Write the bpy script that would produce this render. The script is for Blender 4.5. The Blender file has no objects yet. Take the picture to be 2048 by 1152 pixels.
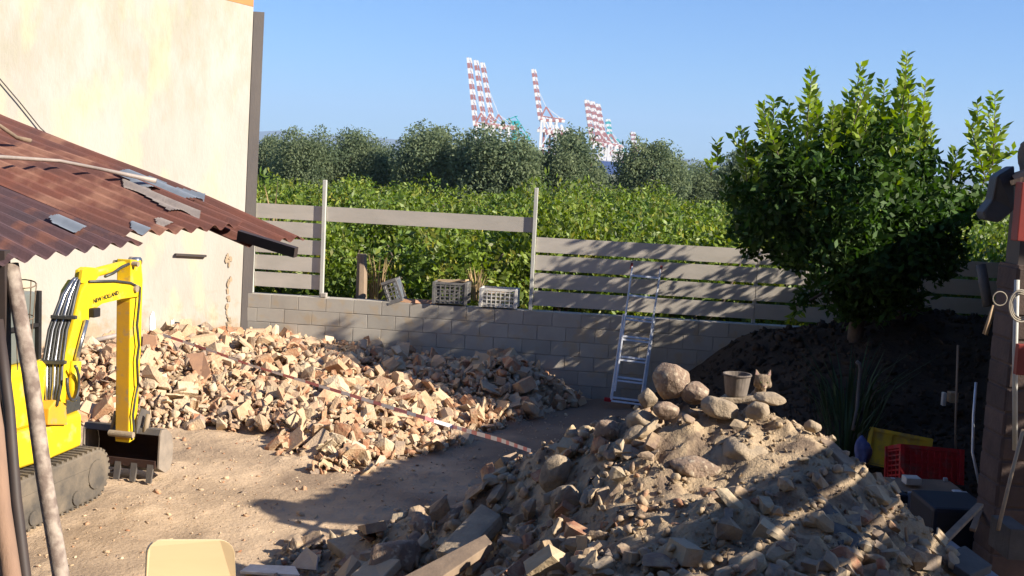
import bpy, bmesh, math, random
import numpy as np
from mathutils import Vector, Matrix, noise as mnoise

# ------------------------------------------------------------ camera, light
F_PX = 2300.0
ROLL = math.radians(2.8)
PITCH = math.atan(241 * math.cos(ROLL) / F_PX)
EYE = Vector((0, 0, 3.1))
scene = bpy.context.scene
cam_d = bpy.data.cameras.new('camera')
cam = bpy.data.objects.new('camera', cam_d)
scene.collection.objects.link(cam)
scene.camera = cam
cam_d.sensor_width = 36.0
cam_d.lens = 36.0 * F_PX / 2048
cam_d.clip_start = 0.05
cam_d.clip_end = 40000
_fw = Vector((0, math.cos(PITCH), -math.sin(PITCH)))
_up = Vector((0, math.sin(PITCH), math.cos(PITCH)))
_rt = Vector((1, 0, 0))
_R = _rt * math.cos(ROLL) + _up * math.sin(ROLL)
_U = -_rt * math.sin(ROLL) + _up * math.cos(ROLL)
cam.matrix_world = Matrix(((_R.x, _U.x, -_fw.x, EYE.x), (_R.y, _U.y, -_fw.y, EYE.y),
                           (_R.z, _U.z, -_fw.z, EYE.z), (0, 0, 0, 1)))

SUN = Vector((0.794, -0.357, 0.492)).normalized()
world = bpy.data.worlds.new('World')
scene.world = world
world.use_nodes = True
wn = world.node_tree
wn.nodes.clear()
sky = wn.nodes.new('ShaderNodeTexSky')
sky.sky_type = 'NISHITA'
sky.sun_disc = False
sky.sun_elevation = math.asin(SUN.z)
sky.sun_rotation = math.atan2(SUN.x, SUN.y)
sky.altitude = 10
sky.air_density = 1.0
sky.dust_density = 0.15
sky.ozone_density = 3.5
bg = wn.nodes.new('ShaderNodeBackground')
bg.inputs['Strength'].default_value = 0.050
wo = wn.nodes.new('ShaderNodeOutputWorld')
tint = wn.nodes.new('ShaderNodeMix')
tint.data_type = 'RGBA'
tint.blend_type = 'MULTIPLY'
tint.inputs[0].default_value = 1.0
tint.inputs[7].default_value = (0.66, 0.97, 1.42, 1)
wn.links.new(sky.outputs[0], tint.inputs[6])
wn.links.new(tint.outputs[2], bg.inputs[0])
wn.links.new(bg.outputs[0], wo.inputs[0])
sun_d = bpy.data.lights.new('sun', 'SUN')
sun_d.energy = 5.0
sun_d.angle = math.radians(0.55)
sun_d.color = (1.0, 0.90, 0.76)
sun_o = bpy.data.objects.new('sun', sun_d)
scene.collection.objects.link(sun_o)
sun_o.rotation_euler = SUN.to_track_quat('Z', 'Y').to_euler()
sun_o.location = (20, -10, 20)
scene.view_settings.view_transform = 'Standard'
scene.view_settings.look = 'None'
scene.view_settings.gamma = 1.0
scene.view_settings.use_curve_mapping = False
scene.view_settings.exposure = 1.22
USE_HAZE = True
scene.cycles.volume_bounces = 0
scene.cycles.transparent_max_bounces = 8

rng = random.Random(7)
nr = np.random.RandomState(5)


def ray(px, py):
    dx, dy = px - 1024, py - 576
    x = dx * math.cos(ROLL) + dy * math.sin(ROLL)
    y = dy * math.cos(ROLL) - dx * math.sin(ROLL)
    return Vector((x, F_PX * math.cos(PITCH) - y * math.sin(PITCH), -(F_PX * math.sin(PITCH) + y * math.cos(PITCH))))


def at(px, py, Y):
    d = ray(px, py)
    return EYE + d * (Y / d.y)


def atz(px, py, z=0.0):
    d = ray(px, py)
    return EYE + d * ((z - EYE.z) / d.z)


def onplane(px, py, P, n):
    d = ray(px, py)
    return EYE + d * ((P - EYE).dot(n) / d.dot(n))


def project(x, y, z):
    z = z - EYE.z
    b = y * math.cos(PITCH) - z * math.sin(PITCH)
    u = y * math.sin(PITCH) + z * math.cos(PITCH)
    X = F_PX * x / b
    Yd = -F_PX * u / b
    return 1024 + X * math.cos(ROLL) - Yd * math.sin(ROLL), 576 + X * math.sin(ROLL) + Yd * math.cos(ROLL)


# ------------------------------------------------------------ materials
def mat(name, c1, c2=None, scale=6.0, rough=0.85, bump=0.0, bscale=40.0, rnd=0.0, metallic=0.0,
        detail=5.0, stretch=None, c3=None, s3=30.0, t3=0.62, spec=0.3, transl=0.0, island=0.0, coords='pos', soft3=0.06):
    m = bpy.data.materials.new(name)
    m.use_nodes = True
    t = m.node_tree
    n = t.nodes
    L = t.links.new
    b = n['Principled BSDF']
    b.inputs['Roughness'].default_value = rough
    b.inputs['Metallic'].default_value = metallic
    b.inputs['Specular IOR Level'].default_value = spec
    if coords == 'pos':
        g = n.new('ShaderNodeNewGeometry')
        src = g.outputs['Position']
    else:
        g = n.new('ShaderNodeTexCoord')
        src = g.outputs['Object']
    mp = n.new('ShaderNodeMapping')
    L(src, mp.inputs[0])
    if stretch:
        mp.inputs['Scale'].default_value = stretch
    src = mp.outputs[0]
    c2 = c2 or tuple(x * 0.8 for x in c1)
    no = n.new('ShaderNodeTexNoise')
    no.inputs['Scale'].default_value = scale
    no.inputs['Detail'].default_value = detail
    no.inputs['Roughness'].default_value = 0.62
    L(src, no.inputs['Vector'])
    mr = n.new('ShaderNodeMapRange')
    mr.inputs[1].default_value = 0.35
    mr.inputs[2].default_value = 0.65
    L(no.outputs[0], mr.inputs[0])
    mx = n.new('ShaderNodeMix')
    mx.data_type = 'RGBA'
    mx.inputs[6].default_value = (*c1, 1)
    mx.inputs[7].default_value = (*c2, 1)
    L(mr.outputs[0], mx.inputs[0])
    col = mx.outputs[2]
    if c3:
        n3 = n.new('ShaderNodeTexNoise')
        n3.inputs['Scale'].default_value = s3
        n3.inputs['Detail'].default_value = 4
        L(src, n3.inputs['Vector'])
        m3 = n.new('ShaderNodeMapRange')
        m3.inputs[1].default_value = t3 - soft3
        m3.inputs[2].default_value = t3 + soft3
        L(n3.outputs[0], m3.inputs[0])
        x3 = n.new('ShaderNodeMix')
        x3.data_type = 'RGBA'
        x3.inputs[7].default_value = (*c3, 1)
        L(m3.outputs[0], x3.inputs[0])
        L(col, x3.inputs[6])
        col = x3.outputs[2]
    if rnd or island:
        if rnd:
            oi = n.new('ShaderNodeObjectInfo')
            rv = oi.outputs['Random']
        if island:
            gi = n.new('ShaderNodeNewGeometry')
            if rnd:
                ad = n.new('ShaderNodeMath')
                ad.operation = 'ADD'
                L(rv, ad.inputs[0])
                L(gi.outputs['Random Per Island'], ad.inputs[1])
                fr = n.new('ShaderNodeMath')
                fr.operation = 'FRACT'
                L(ad.outputs[0], fr.inputs[0])
                rv = fr.outputs[0]
            else:
                rv = gi.outputs['Random Per Island']
        k = max(rnd, island)
        mr2 = n.new('ShaderNodeMapRange')
        mr2.inputs[3].default_value = 1 - k
        mr2.inputs[4].default_value = 1 + k
        L(rv, mr2.inputs[0])
        hs = n.new('ShaderNodeHueSaturation')
        L(mr2.outputs[0], hs.inputs['Value'])
        L(col, hs.inputs['Color'])
        col = hs.outputs[0]
    L(col, b.inputs['Base Color'])
    if bump:
        nb = n.new('ShaderNodeTexNoise')
        nb.inputs['Scale'].default_value = bscale
        nb.inputs['Detail'].default_value = 6
        nb.inputs['Roughness'].default_value = 0.65
        L(src, nb.inputs['Vector'])
        bp = n.new('ShaderNodeBump')
        bp.inputs['Strength'].default_value = 1.0
        bp.inputs['Distance'].default_value = bump
        L(nb.outputs[0], bp.inputs['Height'])
        L(bp.outputs[0], b.inputs['Normal'])
    if transl:
        tr = n.new('ShaderNodeBsdfTranslucent')
        hs = n.new('ShaderNodeHueSaturation')
        hs.inputs['Value'].default_value = 1.5
        hs.inputs['Saturation'].default_value = 1.15
        L(col, hs.inputs['Color'])
        L(hs.outputs[0], tr.inputs[0])
        ms = n.new('ShaderNodeMixShader')
        ms.inputs[0].default_value = transl
        out = n['Material Output']
        L(b.outputs[0], ms.inputs[1])
        L(tr.outputs[0], ms.inputs[2])
        L(ms.outputs[0], out.inputs[0])
    return m


def ramp_mat(name, cols, rough=0.95, bump=0.012, bscale=45.0, dust=None):
    """one material, a colour per loose piece picked from a ramp"""
    m = bpy.data.materials.new(name)
    m.use_nodes = True
    t = m.node_tree
    n = t.nodes
    L = t.links.new
    b = n['Principled BSDF']
    b.inputs['Roughness'].default_value = rough
    b.inputs['Specular IOR Level'].default_value = 0.2
    oi = n.new('ShaderNodeObjectInfo')
    gi = n.new('ShaderNodeNewGeometry')
    ad = n.new('ShaderNodeMath')
    ad.operation = 'ADD'
    L(oi.outputs['Random'], ad.inputs[0])
    L(gi.outputs['Random Per Island'], ad.inputs[1])
    fr = n.new('ShaderNodeMath')
    fr.operation = 'FRACT'
    L(ad.outputs[0], fr.inputs[0])
    cr = n.new('ShaderNodeValToRGB')
    cr.color_ramp.interpolation = 'CONSTANT'
    el = cr.color_ramp.elements
    while len(el) > 1:
        el.remove(el[-1])
    el[0].position = 0
    el[0].color = (*cols[0], 1)
    for i, c in enumerate(cols[1:]):
        e = el.new((i + 1) / len(cols))
        e.color = (*c, 1)
    L(fr.outputs[0], cr.inputs[0])
    no = n.new('ShaderNodeTexNoise')
    no.inputs['Scale'].default_value = 9
    no.inputs['Detail'].default_value = 6
    no.inputs['Roughness'].default_value = 0.7
    L(gi.outputs['Position'], no.inputs['Vector'])
    mr = n.new('ShaderNodeMapRange')
    mr.inputs[1].default_value = 0.42
    mr.inputs[2].default_value = 0.68
    L(no.outputs[0], mr.inputs[0])
    mx = n.new('ShaderNodeMix')
    mx.data_type = 'RGBA'
    mx.inputs[7].default_value = (*(dust or (0.42, 0.33, 0.23)), 1)
    L(cr.outputs[0], mx.inputs[6])
    L(mr.outputs[0], mx.inputs[0])
    L(mx.outputs[2], b.inputs['Base Color'])
    nb = n.new('ShaderNodeTexNoise')
    nb.inputs['Scale'].default_value = bscale
    nb.inputs['Detail'].default_value = 6
    L(gi.outputs['Position'], nb.inputs['Vector'])
    bp = n.new('ShaderNodeBump')
    bp.inputs['Distance'].default_value = bump
    L(nb.outputs[0], bp.inputs['Height'])
    L(bp.outputs[0], b.inputs['Normal'])
    return m


M = {}
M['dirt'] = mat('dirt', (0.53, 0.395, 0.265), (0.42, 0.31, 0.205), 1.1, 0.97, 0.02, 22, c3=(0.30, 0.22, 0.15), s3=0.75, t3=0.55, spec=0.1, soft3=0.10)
M['mound'] = mat('mound_soil_shade', (0.06, 0.045, 0.033), (0.035, 0.028, 0.022), 2.0, 0.97, 0.03, 14, spec=0.1)  # near-black soil colour carries the mound's deep shade
M['soil'] = mat('heap_soil', (0.47, 0.355, 0.23), (0.36, 0.275, 0.18), 2.4, 0.97, 0.03, 26, c3=(0.21, 0.155, 0.11), s3=5, t3=0.57, spec=0.1)
M['heapbase'] = mat('rubble_fines', (0.42, 0.30, 0.19), (0.30, 0.21, 0.13), 3.0, 0.97, 0.03, 25, spec=0.1)
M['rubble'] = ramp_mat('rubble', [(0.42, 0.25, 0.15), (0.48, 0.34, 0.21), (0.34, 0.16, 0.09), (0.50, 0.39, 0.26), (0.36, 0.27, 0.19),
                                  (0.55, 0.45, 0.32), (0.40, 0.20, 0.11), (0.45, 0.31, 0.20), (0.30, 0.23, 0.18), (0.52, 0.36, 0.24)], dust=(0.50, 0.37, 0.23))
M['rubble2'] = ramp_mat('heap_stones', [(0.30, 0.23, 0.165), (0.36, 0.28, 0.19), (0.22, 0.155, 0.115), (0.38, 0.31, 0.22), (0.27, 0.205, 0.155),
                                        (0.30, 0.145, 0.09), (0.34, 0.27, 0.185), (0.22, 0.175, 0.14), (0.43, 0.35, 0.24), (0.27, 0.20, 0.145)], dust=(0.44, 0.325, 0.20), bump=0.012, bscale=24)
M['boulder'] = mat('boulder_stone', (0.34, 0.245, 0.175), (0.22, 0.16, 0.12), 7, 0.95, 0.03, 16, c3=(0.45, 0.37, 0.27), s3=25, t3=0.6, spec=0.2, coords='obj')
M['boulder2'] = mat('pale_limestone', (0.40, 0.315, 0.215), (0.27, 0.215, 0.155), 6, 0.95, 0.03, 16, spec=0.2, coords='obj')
M['block'] = mat('concrete_block', (0.40, 0.37, 0.315), (0.35, 0.32, 0.275), 3.0, 0.93, 0.003, 120, rnd=0.10, c3=(0.40, 0.33, 0.24), s3=5, t3=0.6, spec=0.2)
M['mortar'] = mat('mortar', (0.37, 0.34, 0.295), (0.31, 0.285, 0.25), 14, 0.95, 0.004, 60)
M['plaster'] = mat('cream_plaster', (0.475, 0.435, 0.385), (0.385, 0.355, 0.31), 0.8, 0.93, 0.006, 18, c3=(0.46, 0.43, 0.31), s3=2.2, t3=0.58, spec=0.15, stretch=(1, 1, 0.4))
M['render_old'] = mat('worn_plaster', (0.40, 0.30, 0.20), (0.30, 0.235, 0.165), 5, 0.95, 0.012, 30, spec=0.15)
M['concrete'] = mat('grey_concrete', (0.165, 0.145, 0.13), (0.125, 0.112, 0.105), 2.5, 0.9, 0.003, 60, stretch=(1, 1, 0.3))
M['parapet'] = mat('orange_plaster', (0.50, 0.24, 0.09), (0.44, 0.21, 0.08), 3, 0.9)
M['board'] = mat('fence_board', (0.47, 0.43, 0.375), (0.40, 0.37, 0.32), 1.8, 0.8, 0.002, 60, rnd=0.06, spec=0.25, stretch=(1, 1, 3))
M['fpost'] = mat('fence_post', (0.48, 0.47, 0.42), (0.40, 0.40, 0.37), 4, 0.6, 0.001, 60, spec=0.4)
M['alu'] = mat('aluminium', (0.60, 0.62, 0.65), (0.48, 0.50, 0.54), 12, 0.42, metallic=0.35, spec=0.5)
M['white_pl'] = mat('white_plastic', (0.62, 0.60, 0.55), (0.5, 0.47, 0.42), 9, 0.6, rnd=0.05)
M['grey_pl'] = mat('dark_grey_plastic', (0.11, 0.11, 0.115), (0.19, 0.18, 0.165), 14, 0.65)
M['red_pl'] = mat('red_plastic', (0.42, 0.016, 0.02), (0.32, 0.015, 0.018), 5, 0.6, spec=0.3, c3=(0.20, 0.07, 0.06), s3=9, t3=0.6, soft3=0.1)
M['yellow_pl'] = mat('yellow_plastic', (0.62, 0.40, 0.02), (0.42, 0.28, 0.02), 5, 0.6, spec=0.3, c3=(0.26, 0.19, 0.06), s3=9, t3=0.6, soft3=0.1)
M['blue_pl'] = mat('dark_blue_plastic', (0.018, 0.022, 0.035), (0.014, 0.018, 0.028), 5, 0.6)
M['blue_cloth'] = mat('blue_cloth', (0.05, 0.07, 0.2), (0.10, 0.12, 0.25), 15, 0.9, 0.01, 20)
M['wood'] = mat('weathered_wood', (0.26, 0.19, 0.13), (0.17, 0.125, 0.09), 5, 0.85, 0.004, 30, stretch=(1, 1, 0.2), rnd=0.12)
M['planks'] = mat('pale_plank', (0.42, 0.30, 0.18), (0.33, 0.235, 0.145), 9, 0.85, 0.003, 40)
M['pole'] = mat('mottled_pole', (0.20, 0.155, 0.13), (0.15, 0.11, 0.09), 7, 0.85, 0.003, 40, c3=(0.36, 0.30, 0.25), s3=22, t3=0.54, soft3=0.12)
M['pole_b'] = mat('brown_pole', (0.30, 0.19, 0.13), (0.22, 0.14, 0.10), 9, 0.85, 0.004, 40, stretch=(1, 1, 0.2))
M['dark_m'] = mat('dark_metal', (0.035, 0.028, 0.028), (0.05, 0.035, 0.03), 9, 0.6, spec=0.4)
M['rust'] = mat('rusted_sheet', (0.20, 0.075, 0.05), (0.13, 0.062, 0.052), 2.6, 0.85, 0.002, 60, c3=(0.30, 0.15, 0.10), s3=3.4, t3=0.6, spec=0.35)
M['rust_old'] = mat('dark_rusted_sheet', (0.115, 0.06, 0.06), (0.085, 0.055, 0.06), 3, 0.75, 0.002, 60, c3=(0.19, 0.085, 0.062), s3=5, t3=0.56, spec=0.4)
M['zinc'] = mat('pale_zinc_sheet', (0.36, 0.31, 0.27), (0.26, 0.22, 0.20), 7, 0.55, 0.002, 50, spec=0.5)
M['tin'] = mat('bluish_tin_patch', (0.24, 0.27, 0.31), (0.19, 0.22, 0.26), 9, 0.5, spec=0.5)
M['yellow'] = mat('machine_yellow', (0.78, 0.55, 0.012), (0.70, 0.48, 0.015), 3, 0.5, spec=0.4, c3=(0.46, 0.33, 0.10), s3=7, t3=0.63, soft3=0.06)
M['yellow_d'] = mat('worn_shaded_yellow', (0.62, 0.33, 0.02), (0.50, 0.28, 0.04), 4, 0.55, c3=(0.36, 0.25, 0.14), s3=9, t3=0.64)  # orange base stands in for shade on the stick; blotches are dirt
M['muddy'] = mat('muddy_metal', (0.33, 0.26, 0.18), (0.24, 0.19, 0.13), 7, 0.85, 0.004, 40)
M['rubber'] = mat('track_rubber', (0.075, 0.068, 0.06), (0.17, 0.14, 0.105), 4, 0.85, 0.004, 40)
M['bucketm'] = mat('bucket_steel', (0.07, 0.065, 0.065), (0.12, 0.105, 0.09), 6, 0.55, 0.002, 50, spec=0.5)
M['bucket_in'] = mat('bucket_dark_inside', (0.035, 0.016, 0.012), (0.05, 0.025, 0.018), 7, 0.8, 0.003, 50)  # darker, redder tone for the inside and cutting edge
M['bucket_side'] = mat('bucket_pale_side', (0.28, 0.235, 0.19), (0.20, 0.17, 0.14), 6, 0.8, 0.003, 50)  # paler than the shell, for both side plates
M['hose'] = mat('hydraulic_hose', (0.03, 0.033, 0.035), (0.055, 0.055, 0.05), 30, 0.45, spec=0.5)
M['steel'] = mat('chrome_rod', (0.55, 0.55, 0.55), (0.4, 0.4, 0.4), 20, 0.25, metallic=0.9)
M['cabglass'] = mat('cab_panel_glass', (0.11, 0.125, 0.115), (0.15, 0.16, 0.145), 3, 0.3, spec=0.5)
M['black'] = mat('black_plastic', (0.015, 0.014, 0.014), (0.022, 0.02, 0.02), 9, 0.6)
M['chair'] = mat('varnished_birch', (0.84, 0.64, 0.38), (0.80, 0.60, 0.35), 3, 0.42, spec=0.5, stretch=(0.5, 1, 3))
M['olive'] = mat('olive_leaf', (0.20, 0.235, 0.13), (0.12, 0.16, 0.095), 0.5, 0.95, island=0.18, rnd=0.2, transl=0.4, spec=0.02)
M['grove'] = mat('grove_leaf', (0.165, 0.215, 0.022), (0.08, 0.14, 0.024), 0.9, 0.5, island=0.5, rnd=0.15, transl=0.3, spec=0.4, c3=(0.27, 0.25, 0.04), s3=2.2, t3=0.62)
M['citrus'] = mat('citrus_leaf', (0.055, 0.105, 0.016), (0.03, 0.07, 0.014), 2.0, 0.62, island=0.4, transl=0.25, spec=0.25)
M['shoot'] = mat('young_sunlit_citrus_leaf', (0.23, 0.30, 0.04), (0.14, 0.22, 0.03), 3.0, 0.45, island=0.3, transl=0.35, spec=0.45)
M['bark'] = mat('bark', (0.13, 0.10, 0.075), (0.08, 0.062, 0.048), 6, 0.95, 0.01, 25)
M['dry'] = mat('dry_grass', (0.36, 0.25, 0.13), (0.26, 0.19, 0.10), 5, 0.9, island=0.3)
M['weed'] = mat('green_weed', (0.035, 0.06, 0.025), (0.025, 0.045, 0.02), 4, 0.7, island=0.4, transl=0.2)
M['field'] = mat('field_ground', (0.16, 0.15, 0.07), (0.10, 0.12, 0.05), 0.2, 0.97)
M['hill'] = mat('far_hill', (0.07, 0.085, 0.05), (0.10, 0.10, 0.07), 0.0006, 0.98)
M['cred'] = mat('crane_red', (0.42, 0.17, 0.15), (0.36, 0.15, 0.13), 0.1, 0.6)
M['cwhite'] = mat('crane_white', (0.80, 0.78, 0.76), (0.74, 0.72, 0.70), 0.1, 0.6)
M['cteal'] = mat('crane_teal', (0.03, 0.40, 0.42), (0.03, 0.35, 0.38), 0.1, 0.6)
M['ship'] = mat('ship_hull', (0.05, 0.09, 0.25), (0.05, 0.08, 0.22), 0.02, 0.6)
M['terra'] = mat('terracotta', (0.42, 0.24, 0.14), (0.33, 0.19, 0.12), 9, 0.9, 0.003, 50, rnd=0.1)
M['tapew'] = mat('tape_white', (0.75, 0.73, 0.72), (0.7, 0.68, 0.66), 9, 0.5)
M['taper'] = mat('tape_red', (0.62, 0.20, 0.20), (0.58, 0.18, 0.18), 9, 0.5)
M['redbox'] = mat('red_painted_metal', (0.25, 0.035, 0.028), (0.18, 0.03, 0.024), 7, 0.5)
M['rope'] = mat('pale_rope', (0.40, 0.36, 0.29), (0.3, 0.26, 0.2), 30, 0.9)
M['oldbrick'] = mat('old_brick_pillar', (0.10, 0.07, 0.058), (0.07, 0.05, 0.045), 6, 0.95, 0.006, 30, rnd=0.2)
M['white_stuff'] = mat('white_paint_remains', (0.85, 0.85, 0.84), (0.8, 0.8, 0.79), 9, 0.8)
M['fur'] = mat('tabby_fur', (0.30, 0.225, 0.15), (0.10, 0.075, 0.055), 30, 0.95, 0.003, 200, stretch=(2.4, 1, 0.9), coords='obj', detail=3)
M['fur_pale'] = mat('pale_fur', (0.50, 0.40, 0.29), (0.42, 0.33, 0.24), 30, 0.95, 0.002, 200)
M['ear_in'] = mat('inner_ear', (0.42, 0.28, 0.24), (0.38, 0.26, 0.22), 30, 0.8)
M['eye'] = mat('cat_eye', (0.10, 0.11, 0.04), (0.08, 0.08, 0.03), 30, 0.15, spec=0.6)
M['nose'] = mat('cat_nose', (0.30, 0.13, 0.11), (0.25, 0.1, 0.09), 30, 0.5)
M['yard_bin'] = mat('dark_tarp', (0.03, 0.035, 0.045), (0.045, 0.05, 0.06), 3, 0.6, 0.01, 6)
M['slate'] = mat('grey_slab', (0.12, 0.11, 0.10), (0.08, 0.074, 0.068), 5, 0.9, 0.005, 40)

def wall_stains(m):
    """damp brown stains near the foot of the wall and grey streaks from the top"""
    t = m.node_tree
    n = t.nodes
    L = t.links.new
    b = n['Principled BSDF']
    old = b.inputs['Base Color'].links[0].from_socket
    g = n.new('ShaderNodeNewGeometry')
    sp = n.new('ShaderNodeSeparateXYZ')
    L(g.outputs['Position'], sp.inputs[0])
    no = n.new('ShaderNodeTexNoise')
    no.inputs['Scale'].default_value = 2.6
    no.inputs['Detail'].default_value = 8
    no.inputs['Roughness'].default_value = 0.7
    L(g.outputs['Position'], no.inputs['Vector'])
    zz = n.new('ShaderNodeMapRange')
    zz.inputs[1].default_value = 1.55
    zz.inputs[2].default_value = 0.45
    zz.inputs[3].default_value = -0.18
    zz.inputs[4].default_value = 0.16
    L(sp.outputs['Z'], zz.inputs[0])
    ad = n.new('ShaderNodeMath')
    ad.operation = 'ADD'
    L(no.outputs[0], ad.inputs[0])
    L(zz.outputs[0], ad.inputs[1])
    mr = n.new('ShaderNodeMapRange')
    mr.inputs[1].default_value = 0.50
    mr.inputs[2].default_value = 0.66
    mr.inputs[4].default_value = 0.85
    L(ad.outputs[0], mr.inputs[0])
    mx = n.new('ShaderNodeMix')
    mx.data_type = 'RGBA'
    mx.inputs[7].default_value = (0.36, 0.28, 0.19, 1)
    L(old, mx.inputs[6])
    L(mr.outputs[0], mx.inputs[0])
    # streaks
    mp = n.new('ShaderNodeMapping')
    mp.inputs['Scale'].default_value = (3.2, 3.2, 1.3)
    L(g.outputs['Position'], mp.inputs[0])
    n2 = n.new('ShaderNodeTexNoise')
    n2.inputs['Scale'].default_value = 1.0
    n2.inputs['Detail'].default_value = 10
    n2.inputs['Roughness'].default_value = 0.72
    L(mp.outputs[0], n2.inputs['Vector'])
    z2 = n.new('ShaderNodeMapRange')
    z2.inputs[1].default_value = 3.0
    z2.inputs[2].default_value = 5.3
    z2.inputs[3].default_value = -0.12
    z2.inputs[4].default_value = 0.10
    L(sp.outputs['Z'], z2.inputs[0])
    a2 = n.new('ShaderNodeMath')
    a2.operation = 'ADD'
    L(n2.outputs[0], a2.inputs[0])
    L(z2.outputs[0], a2.inputs[1])
    m2 = n.new('ShaderNodeMapRange')
    m2.inputs[1].default_value = 0.46
    m2.inputs[2].default_value = 0.74
    m2.inputs[4].default_value = 0.7
    L(a2.outputs[0], m2.inputs[0])
    x2 = n.new('ShaderNodeMix')
    x2.data_type = 'RGBA'
    x2.inputs[7].default_value = (0.33, 0.315, 0.225, 1)
    L(mx.outputs[2], x2.inputs[6])
    L(m2.outputs[0], x2.inputs[0])
    L(x2.outputs[2], b.inputs['Base Color'])


wall_stains(M['plaster'])

def paint_ground_shade(m):  # darkens dirt towards the right: roof shade painted into the ground colour
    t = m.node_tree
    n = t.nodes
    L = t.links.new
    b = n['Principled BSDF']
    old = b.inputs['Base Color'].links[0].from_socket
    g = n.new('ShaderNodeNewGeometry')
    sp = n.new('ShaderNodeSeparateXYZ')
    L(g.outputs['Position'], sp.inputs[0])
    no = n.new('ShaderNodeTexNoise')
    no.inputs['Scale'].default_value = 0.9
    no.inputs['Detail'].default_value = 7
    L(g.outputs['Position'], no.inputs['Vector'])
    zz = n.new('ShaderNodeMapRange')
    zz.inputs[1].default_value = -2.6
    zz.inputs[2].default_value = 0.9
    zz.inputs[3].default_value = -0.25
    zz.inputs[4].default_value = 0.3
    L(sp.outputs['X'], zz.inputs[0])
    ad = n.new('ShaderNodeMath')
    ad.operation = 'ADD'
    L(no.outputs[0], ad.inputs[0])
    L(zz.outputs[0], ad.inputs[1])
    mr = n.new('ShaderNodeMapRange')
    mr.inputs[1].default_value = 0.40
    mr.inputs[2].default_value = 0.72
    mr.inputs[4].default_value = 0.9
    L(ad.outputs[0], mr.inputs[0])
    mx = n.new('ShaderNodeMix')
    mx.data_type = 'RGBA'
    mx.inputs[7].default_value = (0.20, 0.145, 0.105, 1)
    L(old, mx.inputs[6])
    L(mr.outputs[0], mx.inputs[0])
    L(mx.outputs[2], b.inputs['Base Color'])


paint_ground_shade(M['dirt'])

# ------------------------------------------------------------ object helpers
C = scene.collection
ORG = {}


def tag(o, label=None, cat=None, group=None, kind=None):
    if label:
        o['label'] = label
    if cat:
        o['category'] = cat
    if group:
        o['group'] = group
    if kind:
        o['kind'] = kind
    return o


def thing(name, label, cat, loc, group=None):
    o = bpy.data.objects.new(name, None)
    o.empty_display_size = 0.1
    C.objects.link(o)
    o.location = loc
    ORG[o] = Vector(loc)
    return tag(o, label, cat, group)


def link(name, me, loc, parent=None):
    o = bpy.data.objects.new(name, me)
    C.objects.link(o)
    loc = Vector(loc)
    ORG[o] = loc
    if parent is not None:
        o.parent = parent
        o.location = loc - ORG[parent]
    else:
        o.location = loc
    return o


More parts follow.
